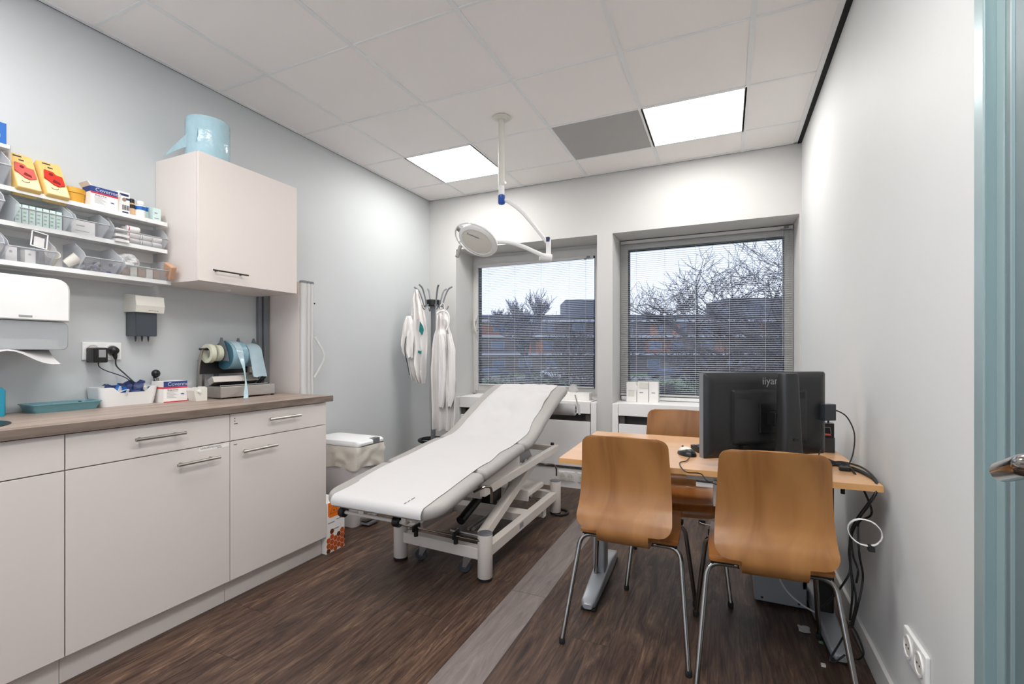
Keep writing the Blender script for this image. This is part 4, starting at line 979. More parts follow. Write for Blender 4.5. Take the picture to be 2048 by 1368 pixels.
# ------------------------------------------------------------------ coat stand and white coats
RV = V((cos(YAW), sin(YAW), 0)); FV = V((-sin(YAW), cos(YAW), 0))
SX, SY = -2.42, 3.62
e = E('coat_stand', (SX, SY, 0), 'grey metal coat stand with black rings, in the window corner', 'coat stand')
b = MB(); b.box((-.016, -.016, .02), (.016, .016, 1.64), bev=.003); b.build('pole', 'grey_plastic', e)
b = MB(); b.lathe([(.0, 1.60), (.062, 1.60), (.066, 1.605), (.066, 1.65), (.062, 1.655), (.001, 1.655)], n=28); b.build('hub', 'black', e, True)
b = MB(); b.box((-.0675, -.004, 1.6), (.0675, .004, 1.653)); b.build('hub_strip', 'grey_plastic', e)
for k in range(6):
    a = 2 * pi * k / 6 + .35; d = V((cos(a), sin(a), 0))
    b = MB(); b.tube(smooth_path([d * .06 + V((0, 0, 1.61)), d * .085 + V((0, 0, 1.60)), d * .10 + V((0, 0, 1.66)), d * .135 + V((0, 0, 1.745)), d * .175 + V((0, 0, 1.775))]), [.008] * 8 + [.007] * 9 + [.008] * 8, 8)
    b.tube(smooth_path([d * .085 + V((0, 0, 1.60)), d * .105 + V((0, 0, 1.565)), d * .13 + V((0, 0, 1.575)), d * .14 + V((0, 0, 1.60))]), .005, 7); b.build('hook', 'grey_plastic', e, True)
b = MB(); b.tube([(.125 * cos(2 * pi * i / 32), .125 * sin(2 * pi * i / 32), .385) for i in range(33)], .014, 8, cap=False); b.box((-.12, -.006, .378), (.12, .006, .392)); b.box((-.006, -.12, .378), (.006, .12, .392)); b.build('umbrella_ring', 'black', e, True)
b = MB(); b.lathe([(.19, 0), (.19, .012), (.17, .024), (.03, .03), (.001, .03)], n=36); b.build('base', 'black', e, True)
b = MB(); p0 = RV * -.055; b.tube([(p0.x, p0.y, .16), (p0.x + .03, p0.y, .62)], .007, 8)
def garment(rows, d, name, m, seed, folds=5, amp=.014, parent=None, n=56, dofs=0.0):
    """rows of (image row, left column, right column, half depth) at depth d"""
    rr = []; K = len(rows); sm = []
    for i in range(K - 1):
        for j in range(4):
            t = j / 4; t = t; sm.append(tuple(a * (1 - t) + b2 * t for a, b2 in zip(rows[i], rows[i + 1])))
    sm.append(rows[-1])
    for i, (v, ul, ur, dep) in enumerate(sm):
        cpt = pt((ul + ur) / 2, v, d + dofs); hw = (ur - ul) / 2 / FPX * d; ring = []; f = i / len(sm)
        for k in range(n):
            a = 2 * pi * k / n; w = cos(a)
            fold = sin(w * folds * 2.1 + seed + .8 * sin(f * 4 + seed)) * amp * (.35 + f) + noise.noise(V((w * 3 + seed, f * 6, sin(a)))) * amp * 1.2
            dd_ = sin(a) * dep + fold * (1 if sin(a) < 0 else .5)
            edge = 1 + .03 * noise.noise(V((f * 9, seed, 1 if w > 0 else -1)))
            p = cpt + RV * (w * hw * edge) + FV * dd_
            p.z += .010 * noise.noise(V((w * 2.2, seed, 5))) * f * 2; ring.append(p)
        rr.append(ring)
    b = MB(); b.rings(rr); return b.build(name, m, parent, True)
DC1 = 4.22
e = E('lab_coat', (*at(832, DC1).to_2d(), .9), 'short white tunic with teal details, hanging on the left of the coat stand', 'coat', 'white coats on the stand')
rel(e, garment([(579, 829, 836, .012), (590, 826, 840, .025), (612, 823, 847, .04), (640, 821, 852, .05), (665, 820, 855, .055), (700, 822, 855, .06), (730, 821, 853, .06), (750, 826, 852, .055), (767, 836, 850, .03)], DC1, 'body', 'cloth_white', 1.3, 4, .026, e))
rel(e, garment([(632, 813, 822, .02), (645, 808, 828, .035), (665, 804, 830, .04), (690, 802, 827, .04), (706, 806, 826, .035), (716, 812, 826, .025)], DC1 - .05, 'sleeve', 'cloth_white', 4.1, 3, .01, e))
rel(e, garment([(700, 811, 830, .03), (725, 815, 836, .035), (745, 818, 838, .03), (758, 822, 834, .02)], DC1 + .03, 'sleeve', 'cloth_white', 2.6, 3, .01, e))
b = MB()
for P in (((840, 643), (845, 652), (847, 660), (844, 670), (838, 662)), ((836, 701), (842, 702), (841, 708), (836, 706))):
    q = [pt(u, v, DC1 - .085) for u, v in P]; q2 = [p + FV * .02 for p in q]; b.rings([q, q2])
rel(e, b.build('teal_trim', 'teal', e))
b = MB(); b.tube(smooth_path([pt(816, 666, DC1 - .09), pt(811, 680, DC1 - .095), pt(810, 705, DC1 - .09), pt(815, 728, DC1 - .05), pt(819, 750, DC1 - .04)]), .0035, 6); rel(e, b.build('piping', 'ink', e, True))
DC2 = 4.14
e = E('lab_coat', (*at(888, DC2).to_2d(), .6), 'long white coat with hanging sleeves, on the right of the coat stand', 'coat', 'white coats on the stand')
rel(e, garment([(619, 878, 892, .012), (626, 873, 897, .025), (640, 874, 897, .03), (660, 872, 900, .04), (672, 867, 904, .05), (700, 863, 910, .055), (740, 861, 911, .06), (790, 862, 912, .065), (830, 863, 912, .06), (859, 864, 910, .055)], DC2, 'body', 'cloth_white', 7.7, 5, .03, e))
rel(e, garment([(668, 878, 887, .015), (690, 877, 891, .028), (740, 877, 893, .03), (790, 876, 891, .03), (815, 876, 888, .028)], DC2 - .075, 'sleeve', 'cloth_white', 3.4, 2, .007, e))
rel(e, garment([(668, 894, 903, .015), (700, 896, 911, .028), (760, 895, 912, .03), (800, 893, 908, .03), (813, 895, 903, .026)], DC2 - .07, 'sleeve', 'cloth_white', 5.9, 2, .007, e))
b = MB(); b.tube(smooth_path([pt(882, 619, DC2), pt(880, 612, DC2), pt(885, 606, DC2 - .01), pt(889, 612, DC2), pt(888, 620, DC2)]), .003, 6); b.tube(smooth_path([pt(874, 628, DC2 - .05), pt(884, 622, DC2 - .07), pt(896, 628, DC2 - .05), pt(898, 644, DC2 - .055), pt(893, 660, DC2 - .06)]), .007, 6); rel(e, b.build('collar', 'cloth_white', e, True))

# ------------------------------------------------------------------ treatment couch
CX = -1.43                                    # centre line of the couch
couch = E('treatment_couch', (CX, 2.6, 0), 'grey padded treatment couch on a white height-adjustable frame, head end raised', 'treatment couch')
PATH = [(1.655, .479), (1.80, .497), (2.0, .523), (2.13, .540), (2.30, .556), (2.50, .578), (2.64, .590), (2.76, .600), (2.88, .640), (3.02, .706), (3.20, .784), (3.36, .842), (3.53, .893)]
PP = smooth_path([(0, a, b) for a, b in PATH], 10)
SL = [0]
for a, b in zip(PP, PP[1:]): SL.append(SL[-1] + (b - a).length)
def on_path(s):
    s = max(0, min(SL[-1] - 1e-6, s)); i = max(k for k in range(len(SL)) if SL[k] <= s); i = min(i, len(PP) - 2)
    t = (s - SL[i]) / (SL[i + 1] - SL[i]); p = PP[i].lerp(PP[i + 1], t)
    d = (PP[min(i + 2, len(PP) - 1)] - PP[max(i - 1, 0)]).normalized(); return p, V((0, -d.z, d.y)), d
def s_of_y(y): 
    for i in range(len(PP) - 1):
        if PP[i].y <= y <= PP[i + 1].y: return SL[i] + (y - PP[i].y) / (PP[i + 1].y - PP[i].y) * (SL[i + 1] - SL[i])
    return SL[-1]
def cushion(s0, s1, w, t, rc0, rc1, label=None):
    """padded section from s0 to s1, half width w, thickness t, corner radii at either end"""
    r = t / 2; rr = []; NS = 30; ss = []
    for k in range(8): ss.append(s0 + r * (1 - cos(pi / 2 * k / 8)))
    for k in range(NS + 1): ss.append(s0 + r + (s1 - s0 - 2 * r) * k / NS)
    for k in range(1, 9): ss.append(s1 - r + r * sin(pi / 2 * k / 8))
    for s in ss:
        e0, e1 = s - s0, s1 - s; q = 1.0
        if e0 < r: q = sqrt(max(0, 1 - ((r - e0) / r) ** 2))
        if e1 < r: q = sqrt(max(0, 1 - ((r - e1) / r) ** 2))
        q = max(q, .04); hw = w
        if e0 < rc0: hw -= rc0 - sqrt(max(0, rc0 ** 2 - (rc0 - e0) ** 2))
        if e1 < rc1: hw -= rc1 - sqrt(max(0, rc1 ** 2 - (rc1 - e1) ** 2))
        p, n, d = on_path(s); ring = []; R_ = r * q
        for k in range(13):
            a = -pi / 2 + pi * k / 12; ring.append(p + V((CX + hw - r + R_ * cos(a) * (r / max(R_, 1e-4)) * q, 0, 0)) + n * (R_ * sin(a)))
        for k in range(13):
            a = pi / 2 + pi * k / 12; ring.append(p + V((CX - hw + r + R_ * cos(a) * (r / max(R_, 1e-4)) * q, 0, 0)) + n * (R_ * sin(a)))
        rr.append(ring)
    b = MB(); b.rings(rr); o = rel(couch, b.build('cushion', 'upholstery', couch, True))
    if label: o['label'] = label
    return o
SA, SB = s_of_y(2.135), s_of_y(2.665)
CW, CT = .325, .058
cushion(0, SA - .004, CW, CT, .12, .035, 'grey foot cushion with rounded corners')
cushion(SA + .004, SB - .004, CW, CT, .03, .03, 'short grey middle cushion')
cushion(SB + .004, SL[-1], CW, CT, .04, .06, 'raised grey head cushion')
# white frame
def bar(a, b2, w, h, name='frame_bar', m='beige_frame'):
    a, b2 = V(a), V(b2); d = (b2 - a); L = d.length; d.normalize()
    side = d.cross(V((0, 0, 1))); side = side.normalized() if side.length > 1e-4 else V((1, 0, 0)); up = side.cross(d)
    Mx = Matrix(((side.x, d.x, up.x, a.x), (side.y, d.y, up.y, a.y), (side.z, d.z, up.z, a.z), (0, 0, 0, 1)))
    q = MB(); q.box((-w / 2, 0, -h / 2), (w / 2, L, h / 2), M=Mx, bev=.003); return rel(couch, q.build(name, m, couch))
XA, XB_ = -1.69, -1.135
for x, y, capm in ((XA, 2.20, 1), (XB_, 2.175, 1), (XA, 3.285, 1), (XB_, 3.285, 1)):
    q = MB(); q.lathe([(.0375, .014), (.039, .016), (.039, .236), (.0385, .2375)], (x, y, 0), n=28); l_ = rel(couch, q.build('leg', 'beige_frame', couch, True))
    q = MB(); q.lathe([(.036, 0), (.039, .003), (.039, .0145)], (x, y, 0), n=28); o = q.build('rubber_foot', 'rubber', l_, True); o.matrix_parent_inverse = Matrix()
    q = MB(); q.lathe([(.039, .2375), (.039, .2415), (.036, .2435), (.001, .244)], (x, y, 0), n=28); o = q.build('cap', 'ped_grey', l_, True); o.matrix_parent_inverse = Matrix()
bar((XB_ - .006, 2.20, .137), (XB_ - .006, 3.26, .137), .048, .056); bar((XA + .006, 2.23, .137), (XA + .006, 3.26, .137), .048, .056)
bar((XA + .03, 2.205, .132), (XB_ - .03, 2.18, .132), .05, .058); bar((XA + .03, 3.27, .137), (XB_ - .03, 3.27, .137), .05, .056)
bar((XA + .03, 2.78, .137), (XB_ - .03, 2.78, .137), .10, .05)
# upper frame
UZ = .452
for x in (XB_ - .02, XA + .02): bar((x, 2.18, UZ - .005), (x, 3.37, UZ + .012), .034, .046, 'upper_frame_bar')
bar((XA + .03, 3.345, UZ + .012), (XB_ - .03, 3.345, UZ + .012), .04, .04, 'upper_frame_bar'); bar((XA + .03, 2.25, UZ - .01), (XB_ - .03, 2.25, UZ - .01), .04, .03, 'upper_frame_bar')
bar((XA + .03, 2.70, UZ + .02), (XB_ - .03, 2.70, UZ + .02), .06, .03, 'upper_frame_bar')
for x in (XB_ - .02, XA + .02):
    q = MB(); q.prism([(2.24, UZ + .02), (2.66, UZ + .025), (2.66, .551), (2.18, .497), (2.18, UZ + .02)], x - .006, x + .006, 'x'); rel(couch, q.build('side_bracket', 'beige_frame', couch))
    q = MB(); q.prism([(2.68, UZ + .03), (2.95, UZ + .03), (2.87, .575), (2.75, .545), (2.68, .54)], x - .035, x - .03, 'x'); rel(couch, q.build('hinge_bracket', 'ped_grey', couch))
# lift arms
bar((XB_ - .075, 2.27, .17), (XB_ - .075, 3.05, .435), .052, .05, 'lift_arm'); bar((XA + .075, 2.27, .17), (XA + .075, 3.05, .435), .052, .05, 'lift_arm')
bar((XB_ - .125, 3.10, .16), (XB_ - .125, 2.62, .435), .035, .03, 'lift_arm'); bar((XA + .125, 3.10, .16), (XA + .125, 2.62, .435), .035, .03, 'lift_arm')
q = MB(); q.box((XA + .12, 2.92, .215), (XB_ - .06, 3.20, .245), bev=.004); q.box((XA + .12, 2.90, .19), (XB_ - .06, 2.915, .26)); rel(couch, q.build('cross_plate', 'beige_frame', couch))
q = MB(); q.box((XA + .12, 2.50, .30), (XB_ - .20, 2.52, .36)); q.box((XA + .12, 2.60, .30), (XB_ - .2, 2.64, .32)); rel(couch, q.build('cross_plate', 'beige_frame', couch))
q = MB(); q.tube([(CX + .05, 2.34, .215), (CX + .05, 2.62, .30)], .026, 14); q.box((CX - .02, 2.60, .24), (CX + .12, 2.74, .36), bev=.01); q.box((CX + .02, 2.45, .36), (CX + .18, 2.56, .43), bev=.01); rel(couch, q.build('lift_motor', 'black', couch, True))
q = MB(); q.tube([(CX + .05, 2.60, .295), (CX + .05, 2.96, .40)], .013, 12); rel(couch, q.build('piston', 'chrome', couch, True))
q = MB(); q.tube(fillet([(XB_ - .13, 2.28, .20), (XB_ - .13, 2.62, .20), (XB_ - .17, 3.0, .34), (XB_ - .17, 3.2, .41)], .06), .011, 8); q.tube(fillet([(XB_ - .16, 2.28, .20), (XB_ - .16, 2.62, .20), (XB_ - .20, 3.0, .34), (XB_ - .20, 3.2, .41)], .06), .008, 8); rel(couch, q.build('foot_lever_rod', 'steel', couch, True))
q = MB(); q.tube(smooth_path([(XB_ - .10, 3.20, .36), (XB_ - .02, 3.26, .365), (XB_ + .0, 3.30, .33), (XB_ - .0, 3.31, .27)]), .006, 8); rel(couch, q.build('cable_tube', 'chrome', couch, True))
q = MB(); q.box((XB_ + .018, 2.585, .125), (XB_ + .0195, 2.64, .155)); rel(couch, q.build('type_plate', 'ink_grey', couch))
q = MB(); q.box((XB_ - .05, 3.0, .06), (XB_ - .01, 3.10, .11), bev=.004); q.box((XB_ - .012, 3.02, .05), (XB_ + .006, 3.075, .108), bev=.003); rel(couch, q.build('floor_bracket', 'offwhite_plastic', couch))
# steel rod with clamps and pedal at the foot end
q = MB(); q.cyl((XA + .0, 2.17, .208), (XB_ - .01, 2.145, .208), .0065, n=10); rel(couch, q.build('brake_rod', 'chrome', couch, True))
for x in (XA + .13, XB_ - .17):
    q = MB(); q.lathe([(.012, 0), (.012, .045)], (x, 2.165, .16), n=12); q.box((x - .006, 2.135, .19), (x + .006, 2.20, .226), bev=.003); rel(couch, q.build('rod_clamp', 'dark_metal', couch, True))
q = MB(); q.prism([(XA + .06, 2.19), (XA + .10, 2.17), (XA + .17, 2.28), (XA + .15, 2.30)], .225, .233, 'z'); rel(couch, q.build('brake_pedal', 'beige_frame', couch))
q = MB(); q.tube([(XB_ - .22, 2.20, .215), (XB_ - .05, 2.215, .205)], [.013, .016], 12); q.lathe([(.017, 0), (.017, .03)], (XB_ - .21, 2.20, .213), 'x', 14); rel(couch, q.build('brake_joint', 'steel', couch, True))
# castors
for x, y, rz in ((XA + .135, 2.245, .5), (XB_ - .115, 2.21, .35), (XA + .10, 3.22, 0), (XB_ - .1, 3.22, .2)):
    Mx = Matrix.Translation((x, y, 0)) @ Matrix.Rotation(rz, 4, 'Z')
    q = MB(); q.lathe([(.022, .088), (.022, .106)], n=16); q.prism([(-.028, .088), (.020, .088), (-.012, .036), (-.034, .036)], -.018, -.014, 'y'); q.prism([(-.028, .088), (.020, .088), (-.012, .036), (-.034, .036)], .014, .018, 'y'); f_ = rel(couch, q.build('castor', 'steel', couch, M=Mx))
    q = MB(); q.lathe([(.010, -.011), (.030, -.011), (.034, -.006), (.034, .006), (.030, .011), (.010, .011)], (-.022, 0, .0345), 'y', 28); o = q.build('wheel', 'caster_clear', f_, True, M=Mx); o.matrix_parent_inverse = Matrix()
    q = MB(); q.lathe([(.011, -.013), (.011, .013)], (-.022, 0, .0345), 'y', 14); o = q.build('wheel_hub', 'chrome', f_, True, M=Mx); o.matrix_parent_inverse = Matrix()
# black foot-end rollers
for x, ln in ((-1.70, .03), (-1.375, .035)):
    q = MB(); q.lathe([(.017, 0), (.0245, .002), (.0255, .006), (.0255, ln - .006), (.0245, ln - .002), (.017, ln)], (x - ln / 2, 1.765, .398), 'x', 26); o1 = rel(couch, q.build('foot_roller', 'black', couch, True))
    q = MB(); q.lathe([(.006, 0), (.006, .012)], (x + ln / 2, 1.765, .398), 'x', 12); o = q.build('roller_bolt', 'steel', o1, True); o.matrix_parent_inverse = Matrix()
q = MB(); q.cyl((-1.70, 1.765, .398), (-1.33, 1.765, .398), .009); q.box((-1.60, 1.76, .40), (-1.57, 2.25, .43)); q.box((-1.35, 1.76, .40), (-1.325, 2.25, .43)); rel(couch, q.build('roller_axle', 'beige_frame', couch, True))
# folded support handle under the middle cushion and paper roll holder at the head
q = MB(); q.tube(fillet([(XB_ - .02, 2.09, .47), (XB_ + .03, 2.12, .50), (XB_ + .05, 2.15, .49), (XB_ + .05, 2.15, .41)], .02), .007, 8); rel(couch, q.build('side_catch', 'chrome', couch, True))
q = MB(); q.cyl((-1.66, 3.53, .735), (-1.06, 3.53, .735), .045, n=24); rel(couch, q.build('paper_roll', 'paper', couch, True))
q = MB(); q.lathe([(.022, 0), (.038, 0), (.038, .006), (.022, .006)], (-1.06, 3.53, .735), 'x', 20, cap=False); q.tube([(-1.05, 3.50, .855), (-1.03, 3.53, .74), (-1.06, 3.53, .735)], .006, 8); q.tube([(-1.03, 3.53, .78), (-1.025, 3.53, .70)], .009, 8); rel(couch, q.build('roll_holder', 'alu', couch, True))
q = MB(); q.lathe([(.012, 0), (.014, .004), (.014, .02), (.01, .024)], (XB_ - .05, 3.36, .478), n=14); rel(couch, q.build('knob', 'black', couch, True))
# paper sheet over the couch
g = []; NSH = 110; s_end = SL[-1] - .012
for i in range(NSH + 1):
    s = -.028 + (s_end + .028) * i / NSH; p, n, d = on_path(max(s, .03)); row = []
    off = CT / 2 + .0035
    if s < .03: 
        q_ = (.03 - s) / .058; ang_ = q_ * 1.95; off = (CT / 2 + .0035) * cos(ang_); p = p - d * ((CT / 2 + .003) * sin(ang_))
    fr = s / SL[-1]
    wl = -.250 + .012 * noise.noise(V((s * 4, 1, 0))) ; wr = .262 + .014 * noise.noise(V((s * 7, 7, 0))) 
    if s > SB: wl += .02 * (s - SB); wr -= .03 * (s - SB) / .9
    if s < .2: wl += .01; wr += .0
    for j in range(37):
        t = j / 36; x = CX + wl + (wr - wl) * t
        wv = .0035 * noise.noise(V((x * 7, s * 5, 2))) + .0015 * noise.noise(V((x * 22, s * 14, 5)))
        if s > SB:
            k = min(1, (s - SB) / .25); wv += k * (.045 * max(0, noise.noise(V((x * 4.2 + 2, s * 3.4, 8)))) + .016 * abs(noise.noise(V((x * 9 + s * 3, s * 7, 3)))))
        if abs(s - SA) < .06: wv -= .004 * cos((s - SA) / .06 * pi / 2)
        if s < .12: wv *= .3
        edge = min(t, 1 - t); wv *= min(1, edge * 12 + .25)
        row.append(p + V((x, 0, 0)) + n * (off + max(-.002, wv)))
    g.append(row)
q = MB(); q.sheet(g, -.0009); o = q.build('paper_sheet', 'paper', None, True); tag(o, 'white disposable paper sheet laid along the treatment couch', 'paper sheet')
q = MB()
for i in range(9):
    if i in (2, 5): continue
    s = .032 + i * .008; p, n, d = on_path(s); c_ = p + V((CX + .158 + .0006 * i, 0, 0)) + n * (CT / 2 + .0062); q.box((-.0018, -.0028, 0), (.0018, .0028, .0006), M=Matrix.Translation(c_) @ Matrix.Rotation(.15, 4, 'X'))
q.build('dashed_mark', 'ink', o)
q = MB(); q.tube([(XB_ + .03 + .06 * cos(a), 3.30 + .065 * sin(a), .009) for a in [k * .3 - 1.8 for k in range(13)]], .009, 8); tag(q.build('floor_cable_loop', 'cable_black', None, True), 'thick black cable curled on the floor round the back right couch leg', 'cable')

# ------------------------------------------------------------------ desk
def ray(u, v):
    a = (u - 1024) / FPX; b = -(v - 707) / FPX; s_, c_ = sin(YAW), cos(YAW); return V((-s_ + a * c_, c_ + a * s_, b))
def on_x(u, v, x): d = ray(u, v); t = x / d.x; return d * t + V((0, 0, CAM_H))
def on_z(u, v, z): d = ray(u, v); t = (z - CAM_H) / d.z; return d * t + V((0, 0, CAM_H))
DA = R(2.0)
desk = E('desk', (-.640, 1.897, 0), 'light beech office desk with grey legs, pushed to the right wall', 'desk', rz=DA)
DW, DD, DZ = 1.118, .745, .73
q = MB(); q.box((0, .0008, DZ - .022), (DW, DD, DZ), bev=.0015); q.mi = 1; q.box((-.0006, 0, DZ - .0215), (DW + .0006, .001, DZ - .0005)); q.box((-.001, 0, DZ - .0215), (0, DD, DZ - .0005)); q.box((DW, 0, DZ - .0215), (DW + .001, DD, DZ - .0005)); q.build('tabletop', ['desk_wood', 'desk_edge'], desk)
for y in (.20, .56):
    q = MB(); q.box((.06, y, DZ - .062), (DW - .06, y + .04, DZ - .024), bev=.003); q.build('beam', 'desk_grey', desk)
for x in (.055, DW - .095):
    q = MB(); q.rings([[V((p[0], p[1], z)) for p in rrect(x - .008, .44, x + .052, .53, .012)] for z in (.06, DZ - .024)]); q.build('leg', 'desk_grey' if x < .5 else 'black', desk, True)
    q = MB()
    rr = []
    for y, h, w in ((.11, .020, .020), (.13, .036, .032), (.30, .052, .036), (.46, .072, .038), (.52, .072, .038), (.64, .05, .035), (.72, .034, .03), (.735, .02, .02)):
        rr.append([V((x + .022 + p[0], y + .08, p[1])) for p in rrect(-w, .014, w, .014 + h, .010)])
    q.rings(rr); q.build('foot', 'desk_grey', desk, True)
    q = MB(); q.box((x - .012, .20, 0), (x + .056, .80, .0145), bev=.004); q.build('foot_pad', 'black_soft', desk)
q = MB(); q.box((.50, .12, DZ - .068), (.98, .17, DZ - .048), bev=.002); q.box((.60, .10, DZ - .16), (.64, .14, DZ - .06), bev=.003); q.build('cable_tray', 'offwhite_plastic', desk)
q = MB(); q.box((.52, .11, DZ - .047), (1.03, .16, DZ - .024)); q.build('tray_support', 'black', desk)
q = MB(); q.box((DW - .11, .13, DZ - .032), (DW - .02, .24, DZ - .023)); q.cyl((DW - .08, .15, DZ - .075), (DW - .08, .15, DZ - .03), .007); q.build('clamp', 'dark_metal', desk)

# steel case under the desk
e = E('computer_case', (.26, 2.62, 0), 'grey steel computer case standing on the floor under the desk', 'computer')
q = MB(); q.box((.125, 2.50, .012), (.335, 2.88, .43), bev=.004); rel(e, q.build('case', 'case_grey', e))
q = MB()
for p in ((.155, .03), (.305, .03), (.155, .40), (.305, .40)): q.lathe([(.006, 0), (.0055, -.002), (.002, -.0025)], (p[0], 2.50, p[1]), 'y', 10)
rel(e, q.build('screws', 'chrome', e, True))
for x in (.145, .315):
    for y in (2.53, 2.85): q = MB(); q.lathe([(.012, 0), (.014, .0125)], (x, y, 0), n=12); rel(e, q.build('foot', 'rubber', e))
q = MB(); q.box((.32, 2.50, .10), (.3365, 2.86, .42)); rel(e, q.build('side_cover', 'black_soft', e))

# ------------------------------------------------------------------ chairs
def chair(x, y, rz, label):
    e = E('plywood_chair', (x, y, 0), label, 'chair', None, rz)
    T = .0105
    prof = [(.225, .392), (.222, .415), (.208, .431), (.185, .438), (.10, .440), (0, .436), (-.08, .432), (-.135, .428), (-.175, .424), (-.205, .421), (-.238, .424), (-.266, .438), (-.282, .463), (-.283, .490), (-.271, .522), (-.250, .553), (-.231, .590), (-.223, .64), (-.225, .71), (-.235, .78), (-.248, .845)]
    P = smooth_path([(0, a, b) for a, b in prof], 12); Ls = [0]
    for a, b in zip(P, P[1:]): Ls.append(Ls[-1] + (b - a).length)
    # arc lengths of the neck limits
    def s_at(cond): return next(Ls[i] for i in range(len(P)) if cond(P[i]))
    s_n0 = s_at(lambda p: p.y < -.172); s_n1 = s_at(lambda p: p.y < -.2 and p.z > .482); s_end = Ls[-1]
    def hw(s):
        if s < s_n0:
            w = .172 + .023 * min(1, s / .3); e0 = s_n0 - s; r = .012
            if e0 < r: w -= r - sqrt(max(0, r * r - (r - e0) ** 2))
            if s < .02: w -= .02 - sqrt(max(0, .0004 - (.02 - s) ** 2))
            return w
        if s < s_n1: return .098
        t = (s - s_n1) / (s_end - s_n1); w = .185 - .020 * t; a = s - s_n1; r = .055
        if a < r: w -= (r - sqrt(max(0, r * r - (r - a) ** 2))) * .9
        b = s_end - s; r = .04
        if b < r: w -= r - sqrt(max(0, r * r - (r - b) ** 2))
        return w
    def piece(sa, sb, name, m):
        ss = []; n = max(6, int((sb - sa) / .006))
        ss = [sa + (sb - sa) * i / n for i in range(n + 1)]
        g = []; 
        for s in ss:
            i = max(k for k in range(len(Ls)) if Ls[k] <= s + 1e-9); i = min(i, len(P) - 2); t = (s - Ls[i]) / (Ls[i + 1] - Ls[i]); p = P[i].lerp(P[i + 1], t)
            w = hw(min(max(s, sa + 1e-5), sb - 1e-5)); row = []
            for j in range(13):
                u = -1 + 2 * j / 12; back = max(0, (s - s_n1) / (s_end - s_n1)); dish = .012 * back * (1 - u * u) if s > s_n1 else -.006 * (1 - u * u) * (1 if s < s_n0 * .95 else 0)
                row.append(p + V((u * w, -dish if s > s_n1 else 0, dish if s < s_n1 else 0)))
            g.append(row)
        q = MB(); q.sheet(g, -T); return q.build(name, m, e, True)
    piece(0, s_n0, 'seat', 'beech_seat'); nk = piece(s_n0 - .004, s_n1 + .004, 'neck', 'beech'); piece(s_n1, s_end, 'backrest', 'beech')
    # legs: one bent tube on each side at front and back
    r = .0095
    for sx in (-1, 1):
        for fy, ft, top in ((-1, (sx * .240, -.275), (-.135)), (1, (sx * .235, .245), (.14))):
            pts = [(sx * .09, top, .405), (sx * (.200 if fy < 0 else .195), top, .405), (ft[0], ft[1], .016)]
            q = MB(); q.tube(fillet(pts, .05, 7), r, 14); l_ = q.build('leg', 'chrome', e, True)
            q = MB(); q.lathe([(.011, 0), (.0125, .004), (.0125, .02), (.0105, .023)], (ft[0], ft[1], 0), n=14); q.build('foot_cap', 'rubber', l_, True)
    q = MB()
    for y in (-.135, .14): q.box((-.10, y - .013, .399), (.10, y + .013, .412))
    for sx in (-1, 1): q.tube([(sx * .09, -.135, .405), (sx * .09, .14, .405)], r, 10)
    q.build('seat_frame', 'dark_metal', e, True)
    for sx in (-1, 1):
        for y in (-.135, .14): q = MB(); q.box((sx * .15 - .04, y - .016, .409), (sx * .15 + .04, y + .016, .424)); q.build('rubber_spacer', 'rubber', e)
    return e
chair(-.362, 2.10, R(0), 'plywood chair with chrome legs at the left end of the desk, back to the viewer')
chair(.130, 2.03, R(3.5), 'plywood chair with chrome legs in front of the monitor, nearest the right wall')
chair(-.232, 2.63, R(184.5), 'plywood chair behind the desk, facing it from the window side')

# ------------------------------------------------------------------ monitor and desk things
MA = math.atan2(.315, .451); MC = V((.1415, 2.1475, DZ))
mon = E('monitor', MC, 'black flat monitor seen from behind, with its stand, on the desk', 'monitor', rz=MA)
# local frame: x along the screen, -y towards the viewer (the back), y the screen side
q = MB(); q.rings([[V((p[0], y, p[1])) for p in rrect(-hw_, .030 + k, hw_, .366 - k, .008)] for y, hw_, k in ((.018, .272, 0), (-.006, .275, 0), (-.012, .272, .003), (-.024, .250, .025), (-.026, .235, .04))]); q.build('housing', 'monitor_black', mon, True)
q = MB(); q.box((-.262, .0182, .045), (.262, .0188, .355)); q.build('screen', 'black', mon)
q = MB(); q.box((-.2752, -.008, .032), (-.2735, .018, .364)); q.build('bezel_edge', 'grey_plastic', mon)
q = MB(); q.rings([[V((p[0], y, p[1])) for p in rrect(-.165 + k, .085 + k, .165 - k, .300 - k, .008)] for y, k in ((-.024, 0), (-.040, .004), (-.043, .012))]); q.build('rear_bulge', 'monitor_black', mon, True)
q = MB()
for i in range(14):
    for j in range(5):
        for x0 in (-.148, .088): q.box((x0 + i * .0045 + (.002 if j % 2 else 0), -.0436, .262 + j * .005), (x0 + i * .0045 + .0022 + (.002 if j % 2 else 0), -.0428, .2645 + j * .005))
q.build('vent_holes', 'black', mon)
q = MB(); q.box((-.06, -.052, .13), (.06, -.043, .245), bev=.003); q.box((-.03, -.10, .16), (.03, -.05, .215), bev=.005); q.build('mount', 'black', mon)
text('iiyama', .042, 'brand_lettering', 'ink_grey', mon, face_ny(-.030, -.0262, .318), .0004)
q = MB()
rr = []
for z, w, d0, d1 in ((.0, .052, -.185, -.08), (.04, .044, -.165, -.09), (.09, .041, -.162, -.095), (.2, .038, -.158, -.10), (.355, .036, -.15, -.10), (.366, .034, -.146, -.102)):
    rr.append([V((p[0], p[1], z)) for p in rrect(-w, d0, w, d1, .020, 5)])
q.rings(rr); q.build('stand_column', 'monitor_black', mon, True)
q = MB(); q.rings([[V((p[0], -.1655 + (.0 if z < .1 else .001) - k, z + 0 * p[1])) for p in ()] for z, k in ()]) if False else None
